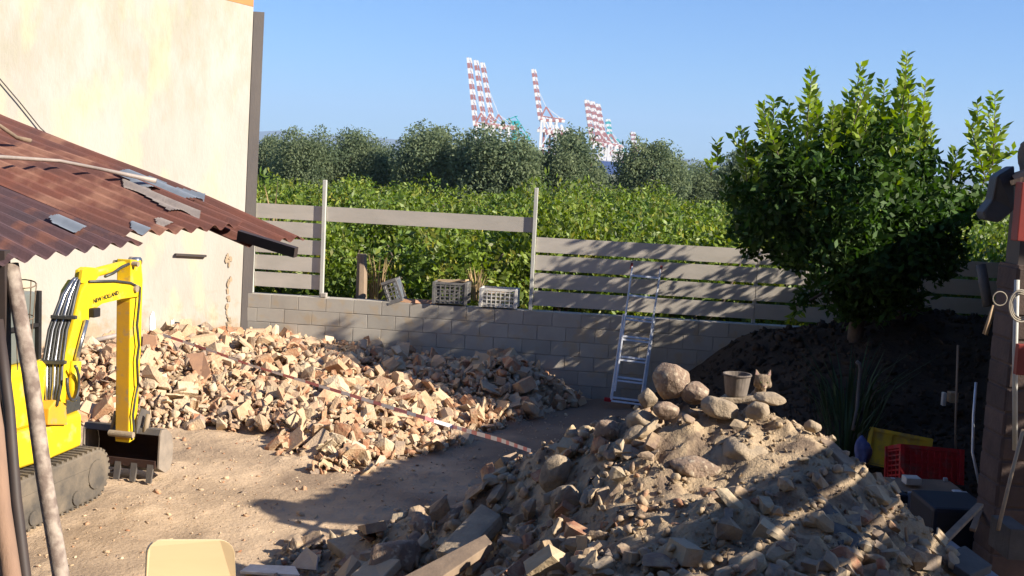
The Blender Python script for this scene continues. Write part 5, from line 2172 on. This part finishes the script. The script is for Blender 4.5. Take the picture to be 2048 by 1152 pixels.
m.tube([rp(-40, 236, 0.10), rp(0, 252, 0.08), rp(35, 276, 0.04), rp(62, 282, 0.04)], 0.012, 6)
tag(m.build('wooden_stick', M['wood'], smooth=True), 'thin stick lying along the upper edge of the rusted roof', 'stick')


# poles at left
def pole(label, p, q, r0, r1, m, ext=0.0):
    mb = MB()
    d = (q - p).normalized()
    t = -q.z / d.z if d.z else 0
    end = q + d * ((-(q.z) + 0.0) / d.z)
    mb.tube([p, p.lerp(q, 0.35) + Vector((0.006, 0, 0)), p.lerp(q, 0.7) - Vector((0.004, 0, 0)), q, end], [r0, (r0 + r1) / 2 * 1.03, r1 * 0.97, r1, r1], 14)
    return tag(mb.build('wooden_pole', m, smooth=True), label, 'pole')


pole('mottled pale pole leaning under the rusted roof, rightmost of the three', at(22, 528, 4.25), at(122, 1152, 4.05), 0.027, 0.030, M['pole'])
pole('thin black pole in the middle of the three at the left edge', at(-4, 640, 4.1), at(50, 1152, 3.9), 0.018, 0.021, M['dark_m'])
pole('thick brown pole at the very left edge', at(-36, 700, 3.9), at(22, 1152, 3.8), 0.030, 0.033, M['pole_b'])
m = MB()
m.bar(at(0, 500, 4.22), at(2, 700, 4.22), 0.055, 0.05, up=(0, 1, 0))
m.bar(at(2, 700, 4.22), Vector((at(4, 900, 4.22).x, 4.22, 0)), 0.055, 0.05, up=(0, 1, 0))
tag(m.build('roof_post', M['dark_m']), 'dark upright post carrying the rusted roof at the left edge', 'post')
# wire hoop basket
wb = thing('wire_basket', 'bent wire hoop basket hanging on the mottled pole', 'wire basket', at(45, 600, 4.4))
m = MB()
ringp = []
for k in range(15):
    an = k / 14 * 2 * math.pi
    ringp.append(at(44 + math.cos(an) * 29, 568 + math.sin(an) * 9, 4.35 + math.sin(an) * -0.12))
m.tube(ringp, 0.0028, 5)
m.build('top_ring', M['wood'], wb)
m = MB()
for k in range(0, 14, 2):
    an = k / 14 * 2 * math.pi
    p = ringp[k]
    m.tube([p, at(48 + math.cos(an) * 18, 640, 4.35 - math.sin(an) * 0.08), at(46 + math.cos(an) * 12, 740, 4.35)], 0.0022, 4)
m.build('wire', M['wood'], wb)
m = MB()
r2 = [at(48 + math.cos(k / 14 * 6.283) * 20, 634 + math.sin(k / 14 * 6.283) * 6, 4.35 - math.sin(k / 14 * 6.283) * 0.08) for k in range(15)]
m.tube(r2, 0.0025, 5)
m.build('middle_ring', M['wood'], wb)

# ------------------------------------------------------------ chair, bottom left
CY = 5.35
ch = thing('school_chair', 'chair with a rounded varnished plywood backrest at the bottom edge', 'chair', at(385, 1150, CY) - Vector((0, 0, 0.5)))
outl = []
x0, x1, y0, y1 = 292, 472, 1080, 1182
for cx, cy, a0 in ((x1 - 32, y0 + 30, -90), (x1 - 22, y1 - 22, 0), (x0 + 22, y1 - 22, 90), (x0 + 32, y0 + 30, 180)):
    rr = 30 if cy < 1120 else 22
    for k in range(6):
        an = math.radians(a0 + 90 * k / 5)
        outl.append(at(cx + math.cos(an) * rr, cy + math.sin(an) * rr, CY + ((cx + math.cos(an) * rr - 382) / 90) ** 2 * -0.02))
m = MB()
m.prism(outl, Vector((-0.012, 0.014, 0)))
m.build('backrest', M['chair'], ch, bevel=0.003)
zs = 0.86
c = at(382, 1182, CY)
m = MB()
m.box((c.x, CY - 0.22, zs), (0.2, 0, 0), (0, 0.19, 0), (0, 0, 0.008))
m.build('seat', M['chair'], ch, bevel=0.006)
for sx in (-0.15, 0.15):
    m = MB()
    m.tube([(c.x + sx, CY + 0.02, at(382, 1130, CY).z), (c.x + sx, CY + 0.02, zs), (c.x + sx, CY + 0.05, 0.424)], 0.011, 8)
    m.build('leg', M['dark_m'], ch, smooth=True)
    m = MB()
    m.tube([(c.x + sx, CY - 0.38, zs), (c.x + sx, CY - 0.40, 0.424)], 0.011, 8)
    m.build('leg', M['dark_m'], ch, smooth=True)
m = MB()
m.abox(c.x - 0.8, c.x + 0.6, 3.6, CY + 0.25, -0.05, 0.42)
tag(m.build('concrete_ledge', M['mortar'], bevel=0.01), 'low concrete ledge under the chair', 'ledge')

# ------------------------------------------------------------ cat
def blob(name, prims, m, voxel, parent, smooth_it=6):
    bm = bmesh.new()
    for kind, c, r, rot in prims:
        mt = Matrix.Translation(c) @ rot.to_4x4() @ Matrix.Diagonal((*r, 1))
        if kind == 's':
            bmesh.ops.create_icosphere(bm, subdivisions=3, radius=1, matrix=mt)
        else:
            bmesh.ops.create_cone(bm, cap_ends=True, segments=14, radius1=1, radius2=0.12, depth=2, matrix=mt)
    me = bpy.data.meshes.new(name)
    bm.to_mesh(me)
    bm.free()
    t = bpy.data.objects.new('tmp', me)
    C.objects.link(t)
    r = t.modifiers.new('r', 'REMESH')
    r.mode = 'VOXEL'
    r.voxel_size = voxel
    s = t.modifiers.new('s', 'SMOOTH')
    s.iterations = smooth_it
    s.factor = 0.5
    dg = bpy.context.evaluated_depsgraph_get()
    out = bpy.data.meshes.new_from_object(t.evaluated_get(dg))
    bpy.data.objects.remove(t)
    out.materials.clear()
    out.materials.append(m)
    out.polygons.foreach_set('use_smooth', [True] * len(out.polygons))
    return out


I3 = Matrix.Identity(3)
hc = at(1525, 763, 7.15)
s = 0.066
cat = thing('cat', 'tabby cat peering over the heap, only its eared head showing', 'cat', (hc.x, hc.y + 0.1, hc.z - 0.45))


def Rx(a):
    return Matrix.Rotation(a, 3, 'X')


def Ry(a):
    return Matrix.Rotation(a, 3, 'Y')


prims = [('s', Vector((0, 0, 0)), (s * 0.82, s * 0.80, s * 0.72), I3),
         ('s', Vector((-0.55 * s, -0.15 * s, -0.25 * s)), (s * 0.36, s * 0.4, s * 0.36), I3),
         ('s', Vector((0.55 * s, -0.15 * s, -0.25 * s)), (s * 0.36, s * 0.4, s * 0.36), I3),
         ('s', Vector((0, -0.72 * s, -0.34 * s)), (s * 0.34, s * 0.32, s * 0.27), I3),
         ('c', Vector((-0.60 * s, 0.05 * s, 0.86 * s)), (s * 0.36, s * 0.15, s * 0.50), Ry(-0.30)),
         ('c', Vector((0.60 * s, 0.05 * s, 0.86 * s)), (s * 0.36, s * 0.15, s * 0.50), Ry(0.34)),
         ('s', Vector((0, 0.7 * s, -1.0 * s)), (s * 0.55, s * 0.6, s * 0.9), Rx(0.4)),
         ('s', Vector((0, 1.3 * s, -2.6 * s)), (s * 1.0, s * 1.1, s * 1.7), I3),
         ('s', Vector((0, 2.3 * s, -4.3 * s)), (s * 1.35, s * 1.9, s * 1.6), I3),
         ('s', Vector((-0.5 * s, 0.6 * s, -4.4 * s)), (s * 0.32, s * 0.34, s * 1.9), I3),
         ('s', Vector((0.5 * s, 0.6 * s, -4.4 * s)), (s * 0.32, s * 0.34, s * 1.9), I3),
         ('s', Vector((-0.5 * s, 0.3 * s, -6.1 * s)), (s * 0.34, s * 0.5, s * 0.25), I3),
         ('s', Vector((0.5 * s, 0.3 * s, -6.1 * s)), (s * 0.34, s * 0.5, s * 0.25), I3),
         ('s', Vector((1.2 * s, 3.4 * s, -5.9 * s)), (s * 1.4, s * 0.3, s * 0.3), Matrix.Rotation(0.6, 3, 'Z'))]
cme = blob('body', prims, M['fur'], 0.0055, None)
link('body', cme, hc, cat)
me = blob('muzzle', [('s', Vector((0, -0.80 * s, -0.36 * s)), (s * 0.27, s * 0.26, s * 0.22), I3), ('s', Vector((0, -0.62 * s, -0.55 * s)), (s * 0.25, s * 0.25, s * 0.2), I3)], M['fur_pale'], 0.004, None)
link('muzzle', me, hc, cat)
for sx in (-1, 1):
    m = MB()
    e0 = hc + Vector((sx * 0.58 * s, -0.13 * s, 0.70 * s))
    m.add([e0 + Vector((-0.17 * s, 0, -0.05 * s)), e0 + Vector((0.17 * s, 0, -0.05 * s)), e0 + Vector((sx * 0.10 * s, 0.03 * s, 0.42 * s))], [(0, 1, 2)])
    m.build('inner_ear', M['ear_in'], cat)
    bm = bmesh.new()
    bmesh.ops.create_uvsphere(bm, u_segments=12, v_segments=8, radius=1, matrix=Matrix.Translation((sx * 0.32 * s, -0.70 * s, 0.04 * s)) @ Matrix.Rotation(sx * 0.25, 4, 'Y') @ Matrix.Diagonal((0.13 * s, 0.09 * s, 0.07 * s, 1)))
    em = bpy.data.meshes.new('eye')
    bm.to_mesh(em)
    bm.free()
    em.materials.append(M['eye'])
    link('eye', em, hc, cat)
bm = bmesh.new()
bmesh.ops.create_uvsphere(bm, u_segments=10, v_segments=6, radius=1, matrix=Matrix.Translation((0, -1.05 * s, -0.26 * s)) @ Matrix.Diagonal((0.09 * s, 0.06 * s, 0.06 * s, 1)))
em = bpy.data.meshes.new('nose')
bm.to_mesh(em)
bm.free()
em.materials.append(M['nose'])
link('nose', em, hc, cat)

# small bucket beside the cat
pc = at(1472, 790, 7.1)
pb = thing('plaster_bucket', 'small dirty plastic bucket standing on the heap beside the cat', 'bucket', pc)
k = 7.1 / F_PX
m = MB()
prf = [(0.0, 21), (3, 22), (22, 25), (40, 27.5), (41, 29), (44, 29), (44, 26), (20, 22), (3, 19)]
NR = 24
vs, fs = [], []
for (h, r) in prf:
    for j in range(NR):
        an = j / NR * 6.28318
        vs.append(pc + Vector((math.cos(an) * r * k, math.sin(an) * r * k, h * k)))
for i in range(len(prf) - 1):
    for j in range(NR):
        fs.append((i * NR + j, i * NR + (j + 1) % NR, (i + 1) * NR + (j + 1) % NR, (i + 1) * NR + j))
fs.append(tuple(range(NR)))
fs.append(tuple((len(prf) - 1) * NR + j for j in range(NR)))
m.add(vs, fs)
M['caked'] = mat('caked_bucket', (0.21, 0.175, 0.145), (0.12, 0.10, 0.085), 20, 0.9, 0.004, 60, stretch=(1, 1, 0.35))
m.build('bucket_body', M['caked'], pb, smooth=False)
m = MB()
m.tube([pc + Vector((math.cos(a) * 29 * k, math.sin(a) * 29 * k - 0.0, 43 * k)) + Vector((0, 0, -0.006)) for a in [x / 12 * math.pi + math.pi for x in range(13)]], 0.002, 5)
m.build('handle', M['dark_m'], pb)
slab('flat_stone', 'thin flat stone under the small bucket', 'stone', [at(1435, 797, 7.0), at(1535, 798, 6.95), at(1520, 789, 7.25), at(1450, 787, 7.25)], 0.03, M['boulder2'], 0.006)

# ------------------------------------------------------------ crates and junk on the right
pY = at(1790, 945, 10.3)
crate('bottle_crate', 'yellow plastic bottle crate behind the red crate', (pY.x, pY.y, at(1790, 940, 10.3).z), 0.52, 0.36, 0.34, M['yellow_pl'], -0.35, (-0.22, 0.08), bars=3, rows=2, solid_end=True, backed=True)
for i in range(1):
    pass
pR = at(1846, 968, 9.75)
crate('fruit_crate', 'bright red plastic fruit crate in front of the yellow crate', (pR.x, pR.y, pR.z + 0.01), 0.52, 0.36, 0.30, M['red_pl'], 0.02, (-0.30, 0.05), bars=9, rows=7, backed=True)


def junk_box(name, label, cat, pxs, Y, D, m, bevel=0.006):
    (x0, y0), (x1, y1) = pxs
    a, b = at(x0, y1, Y), at(x1, y0, Y)
    mb = MB()
    mb.abox(min(a.x, b.x), max(a.x, b.x), Y, Y + D, min(a.z, b.z), max(a.z, b.z))
    return tag(mb.build(name, m, bevel=bevel), label, cat)


# junk table below the crates
jt_ = thing('work_table', 'low cluttered table frame with shelves under the red crate', 'table', at(1840, 1040, 9.2))
for (x0, y0, x1, y1) in ((1800, 982, 1935, 990), (1812, 1004, 1925, 1012), (1812, 1022, 1925, 1028)):
    a, b = at(x0, y0, 9.0), at(x1, y1 + 4, 9.0)
    m = MB()
    m.box(((a.x + b.x) / 2, 9.2, (a.z + b.z) / 2), ((b.x - a.x) / 2, 0, 0), (0, 0.22, 0), (0, 0, 0.012))
    m.build('shelf', M['wood'], jt_)
for px in (1820, 1930):
    a = at(px, 984, 8.97)
    m = MB()
    m.bar(a, (a.x, a.y, 0.0), 0.03, 0.03, up=(0, 1, 0))
    m.build('leg', M['alu'], jt_)
    m = MB()
    m.bar(a + Vector((0, 0.42, 0)), (a.x, a.y + 0.42, 0.0), 0.03, 0.03, up=(0, 1, 0))
    m.build('leg', M['alu'], jt_)
junk_box('paper_box', 'small white box lying on the table edge below the red crate', 'box', ((1812, 958), (1844, 970)), 9.1, 0.12, M['white_pl'])
junk_box('brick_box', 'reddish box on the shelf under the red crate', 'box', ((1846, 990), (1908, 1003)), 9.05, 0.2, M['terra'])
junk_box('metal_can', 'dull round tin at the right end of the shelf', 'can', ((1908, 985), (1930, 1016)), 9.0, 0.10, M['alu'], 0.02)
junk_box('storage_bin', 'large dark blue plastic bin at the lower right', 'bin', ((1858, 1022), (1992, 1130)), 8.0, 0.5, M['blue_pl'], 0.03)
junk_box('cardboard_box', 'dull brown cardboard box wedged left of the shelf table', 'box', ((1766, 985), (1800, 1030)), 8.9, 0.3, M['wood'])
junk_box('jerrycan', 'dark blue jerrycan under the left end of the table', 'jerrycan', ((1788, 990), (1818, 1030)), 8.7, 0.18, M['blue_pl'], 0.02)


def stick(label, pts, r, m, name='stick', cat='stick'):
    mb = MB()
    mb.tube(pts, r, 8)
    return tag(mb.build(name, m, smooth=True), label, cat)


stick('straight grey rod standing behind the red crate', [at(1912, 960, 10.4), at(1911, 850, 10.5), at(1916, 690, 10.6)], 0.011, M['wood'], 'rod', 'rod')
stick('bent pale metal pipe right of the red crate', [at(1962, 985, 9.2), at(1945, 905, 9.3), at(1947, 830, 9.4), at(1952, 765, 9.5)], 0.012, M['alu'], 'metal_pipe', 'pipe')
stick('thin dark rod leaning near the shed', [at(1970, 985, 9.0), at(1988, 890, 9.2), at(2004, 790, 9.4)], 0.011, M['wood'], 'rod', 'rod')
stick('curved white plastic pipe rising from the weeds', [at(1706, 860, 10.3), at(1714, 820, 10.4), at(1717, 780, 10.5), at(1721, 740, 10.5), at(1719, 728, 10.5), at(1713, 723, 10.5)], 0.018, M['slate'], 'plastic_pipe', 'pipe')
stick('pale thin plank leaning beside the shed foot', [at(1972, 670, 8.2), at(1988, 620, 8.2), at(2000, 590, 8.25)], 0.012, M['planks'], 'wooden_lath', 'lath')
junk_box('white_tag', 'small white container in the dark behind the grey rod', 'container', ((1885, 786), (1894, 812)), 11.6, 0.06, M['white_pl'])
junk_box('wood_block', 'small wooden block next to the white container in the dark', 'block', ((1900, 786), (1918, 806)), 11.6, 0.1, M['planks'])
# blue cloth bundle
px_s = at(1725, 905, 10.0)
o = round_stone('cloth_bundle', 'blue crumpled cloth bundle left of the yellow crate', 'cloth', (px_s.x, px_s.y, px_s.z), (0.14, 0.14, 0.26), M['blue_cloth'], 70.0, bumpy=0.3)
# slabs at the lower right
for k, (lab, pts, mm) in enumerate([
    ('flat grey slab leaning down the right side of the heap', [(1600, 1000, 5.9), (1640, 985, 6.0), (1735, 1085, 5.6), (1700, 1110, 5.4)], 'slate'),
    ('long blue-grey sheet lying at the bottom right corner', [(1850, 1080, 6.6), (1900, 1078, 6.8), (2010, 1160, 6.2), (1950, 1175, 6.0)], 'tin'),
    ('light plank end sticking up at the right foot of the heap', [(1796, 1050, 6.6), (1806, 1056, 6.5), (1846, 1036, 6.6), (1838, 1030, 6.7)], 'planks'),
    ('broken timber on the shaded right shoulder of the heap', [(1640, 878, 6.65), (1655, 870, 6.8), (1712, 926, 6.55), (1700, 938, 6.4)], 'wood'),
    ('upright grey board leaning by the bin', [(1775, 975, 7.2), (1782, 972, 7.3), (1800, 1060, 6.9), (1790, 1062, 6.8)], 'zinc'),
    ('dark flat board lying over the stones at the bottom right', [(1880, 1110, 6.2), (1930, 1090, 6.5), (1985, 1130, 6.2), (1940, 1150, 5.9)], 'slate')]):
    slab('stone_slab' if mm == 'slate' else 'board', lab, 'slab' if mm == 'slate' else 'board', [at(*p) for p in pts], 0.05, M[mm], 0.008)

for k, (lab, a_, b_, w_, mm) in enumerate([
    ('thin batten lying along the right slope of the heap, uppermost of the battens', (1640, 990, 6.15), (1700, 945, 6.4), 0.05, 'planks'),
    ('thin batten on the right slope of the heap with its end towards the bin', (1735, 1035, 6.0), (1790, 1000, 6.3), 0.05, 'planks'),
    ('thin dark batten at the foot of the right slope, lowest of the battens', (1760, 1110, 5.8), (1830, 1075, 6.1), 0.05, 'wood'),
    ('long batten resting across the stones below the shelf table', (1830, 1140, 6.0), (1960, 1010, 7.4), 0.045, 'wood'),
    ('short light batten propped between the crates and the shed', (1945, 1060, 7.6), (1990, 950, 8.2), 0.04, 'wood')]):
    mb = MB()
    mb.bar(at(*a_), at(*b_), w_, 0.025)
    tag(mb.build('batten', M[mm], bevel=0.003, bseg=1), lab, 'batten')

# ------------------------------------------------------------ shed on the right
A0 = atz(550, 1030, 0.0)
RP = A0 + SUN * ((3.17) / SUN.z)
e1 = Vector((0.406, 0.914, 0)).normalized()
v1 = Vector((0.945, -0.326, 0.40))
sd = thing('shed', 'dark open shed with a brick pillar at the right edge of the yard', 'shed', (RP.x + 0.8, RP.y + 1, 0))
rn_ = v1.cross(e1).normalized()
if rn_.z < 0:
    rn_ = -rn_
m = MB()
m.prism([RP, RP + e1 * 10.5, RP + e1 * 10.5 + v1 * 7, RP + v1 * 7], -rn_ * 0.03)
m.build('roof_deck', M['wood'], sd)
# roof tiles along the verge and eave
tl = shard_mesh(random.Random(5), 0.17, 0.40, 0.014, 1.25, M['terra'], 'roof_tile')
ang = math.atan2(v1.y, v1.x)
vn = v1.normalized()
en = e1
Mrot = Matrix((en, vn, en.cross(vn))).transposed()
if Mrot.col[2].z < 0:
    Mrot = Matrix((-en, vn, (-en).cross(vn))).transposed()
nt = 0
for i in range(22):
    for j in range(8):
        if nt >= 170:
            break
        p = RP + e1 * (0.12 + i * 0.19) + vn * (0.22 + j * 0.34) + rn_ * (0.045 + 0.012 * (j % 2))
        o = link('roof_tile', tl, p, sd)
        o.rotation_euler = Mrot.to_euler()
        nt += 1
# pillar of bricks at the corner
px0 = at(1998, 700, 7.75)
pbk = Vector((px0.x + 0.17, 7.75, 0))
core = MB()
core.abox(pbk.x - 0.155, pbk.x + 0.155, pbk.y - 0.155, pbk.y + 0.155, 0, 2.62)
core.build('pillar_core', M['oldbrick'], sd)
bm1 = brick_mesh(random.Random(2), (0.24, 0.12, 0.055), M['oldbrick'])
bb = MB()
bb.box((0, 0, 0), (0.155, 0, 0), (0, 0.03, 0), (0, 0, 0.075))
bo = bb.build('tmp', M['oldbrick'], origin=(0, 0, 0), bevel=0.008, bseg=1)
bme = bo.data
bpy.data.objects.remove(bo)
for k in range(16):
    z = 0.08 + k * 0.163
    o = link('brick', bme, (pbk.x + rng.uniform(-.005, .005), pbk.y - 0.135, z), sd)
    o = link('brick', bme, (pbk.x - 0.135, pbk.y + rng.uniform(-.005, .005), z), sd)
    o.rotation_euler = (0, 0, math.pi / 2)
m = MB()
m.bar((pbk.x - 0.03, pbk.y, 2.62), (pbk.x - 0.03, pbk.y, 3.2), 0.22, 0.2, up=(0, 1, 0))
m.build('post', M['dark_m'], sd)
# plank wall behind the pillar
for k in range(22):
    p = pbk + e1 * (0.35 + k * 0.5) + Vector((0.06, 0, 0))
    m = MB()
    m.bar(p + Vector((0, 0, 0.0)), p + Vector((0, 0, 2.9 + rng.uniform(-.06, .06))), 0.499, 0.03, up=Vector((e1.y, -e1.x, 0)))
    m.build('wall_plank', M['wood'], sd)
m = MB()
m.tube([at(2030, 900, 7.5), at(2030, 700, 7.5), at(2034, 560, 7.5)], 0.018, 8)
m.build('drain_pipe', M['fpost'], sd, smooth=True)
# dark cloth drooping from the eave
m = MB()
pts = [at(1994, 352, 7.5), at(2030, 330, 7.5), at(2030, 420, 7.55), at(1998, 446, 7.6), at(1970, 440, 7.65), at(1965, 424, 7.65), at(1985, 400, 7.6)]
m.prism(pts, Vector((0.05, 0.25, 0)))
tag(m.build('hanging_cloth', M['yard_bin'], bevel=0.02), 'dark cloth drooping from the shed eave', 'cloth')
junk_box('red_cabinet', 'tall red metal box fixed under the shed eave', 'box', ((2034, 366), (2080, 482)), 7.3, 0.10, M['redbox'], 0.006)
rpn = junk_box('panel', None, None, ((2032, 690), (2060, 750)), 7.3, 0.05, M['redbox'], 0.004)
ORG_p = ORG[sd]
rpn.parent = sd
rpn.location = ORG[rpn] - ORG_p
rpn['label'] = 'dull red panel low on the pillar'
tb = at(2040, 330, 7.45)
round_stone('folded_tarp', 'grey bundled tarp lying on the corner of the shed roof', 'tarp', (tb.x + 0.24, tb.y + 0.1, tb.z + 0.06), (0.26, 0.5, 0.34), M['slate'], 88.0, (0, -0.7, 0.3), bumpy=0.22)
m = MB()
m.tube([at(1962, 530, 8.2), at(1976, 612, 8.1)], 0.035, 10)
tag(m.build('roller_tube', M['slate'], smooth=True), 'grey tube standing against the shed at fence height', 'tube')
rc = thing('rope_coil', 'pale coil of rope hanging on the shed pillar', 'rope', at(2040, 610, 7.3))
for j in range(3):
    m = MB()
    m.tube([at(2042 + math.cos(a) * (18 + j * 3), 612 + math.sin(a) * (24 + j * 4), 7.35 - j * 0.02) for a in [x / 20 * 6.2832 for x in range(21)]], 0.006, 6)
    m.build('rope_turn', M['rope'], rc, smooth=True)
wr = thing('wire_loop', 'dark wire loop hooked beside the yellow-handled tool', 'wire loop', at(1995, 595, 7.6))
m = MB()
m.tube([at(2000 + math.cos(a) * 14, 597 + math.sin(a) * 14, 7.6) for a in [x / 16 * 6.2832 for x in range(17)]], 0.004, 5)
m.build('wire', M['rope'], wr)
stick('yellow-handled tool hanging beside the wire loop', [at(1986, 610, 7.6), at(1977, 640, 7.6), at(1967, 668, 7.6)], [0.006, 0.011, 0.009], M['planks'], 'hand_tool', 'tool')
# shelves / slab props at the foot of the shed
stick('pale diagonal lath against the shed foot', [at(1996, 1060, 7.0), at(2020, 960, 7.2), at(2046, 860, 7.4)], 0.013, M['planks'], 'wooden_lath', 'lath')
junk_box('stacked_block', 'grey block at the foot of the shed pillar', 'block', ((2015, 1060), (2060, 1120)), 7.0, 0.3, M['slate'])

# ------------------------------------------------------------ unseen house added behind the camera to block sky light and deepen shade
hs_ = thing('added_house', 'plain house added behind the viewpoint, outside the picture', 'house', (-2, -1.5, 0))
m = MB()
m.abox(-13, 6.5, -7, -0.9, 0, 8.5)
m.build('wall', M['worn'] if 'worn' in M else M['render_old'], hs_)
m = MB()
m.prism([(-13.4, -7.4, 8.503), (-13.4, -0.5, 8.503), (-13.4, -4, 10.2)], (20.3, 0, 0))
m.build('roof', M['terra'], hs_)
m = MB()
m.abox(-2.6, 3.0, -0.898, 0.55, 1.40, 1.52)
m.build('balcony', M['mortar'], hs_)

# ------------------------------------------------------------ unseen slatted canopy, added right of the frame to throw the striped shade
cn = thing('added_canopy', 'unseen slatted timber canopy added beside the shed', 'canopy', (5.5, 4.5, 0))
cd = Vector((0.62, 0.785, 0)).normalized()
cnn = Vector((cd.y, -cd.x, 0))
c0_ = (atz(0, 0, 0))
P1 = heap_hit(1645, 900, near_h)
P2 = heap_hit(1275, 1090, near_h)
Q1 = P1 + SUN * ((3.3 - P1.z) / SUN.z)
Q2 = P2 + SUN * ((3.3 - P2.z) / SUN.z)
cd = (Q1 - Q2).normalized()
cd.z = 0
cd.normalize()
cnn = Vector((cd.y, -cd.x, 0))
off = 0.0
wd = [0.34, 0.40, 0.42, 0.6, 0.6, 0.6]
for k, w in enumerate(wd):
    a = Q1 + cnn * (off + w / 2)
    m = MB()
    m.bar(a - cd * 4.5, a + cd * (1.6 + 0.3 * k), w, 0.025)
    m.build('plank', M['planks'], cn)
    off += w + (0.095 if k < 3 else 0.004)
m = MB()
for sft in (-3.9, 1.3):
    a = Q1 + cd * sft + Vector((0, 0, 0.04))
    m.bar(a + cnn * 0.01, a + cnn * (off - 0.01), 0.07, 0.05)
m.build('cross_beam', M['wood'], cn)
for sft in (-3.5, 0.8):
    a = Q1 + cd * sft + cnn * (off - 0.3)
    m = MB()
    m.bar((a.x, a.y, 0), (a.x, a.y, 3.28), 0.09, 0.09, up=(0, 1, 0))
    m.build('post', M['wood'], cn)

# ------------------------------------------------------------ haze
if USE_HAZE:
    m = MB()
    m.abox(-14000, 14000, -14000, 14400, -6, 700)
    hz = m.build('haze', M['black'])
    hz.data.materials.clear()
    hm = bpy.data.materials.new('haze_air')
    hm.use_nodes = True
    hm.node_tree.nodes.clear()
    pv = hm.node_tree.nodes.new('ShaderNodeVolumePrincipled')
    pv.inputs['Color'].default_value = (0.50, 0.70, 1.0, 1)
    pv.inputs['Density'].default_value = 0.00009
    pv.inputs['Anisotropy'].default_value = 0.0
    mo = hm.node_tree.nodes.new('ShaderNodeOutputMaterial')
    hm.node_tree.links.new(pv.outputs[0], mo.inputs['Volume'])
    hz.data.materials.append(hm)
    hz['kind'] = 'stuff'
    hz.display_type = 'WIRE'
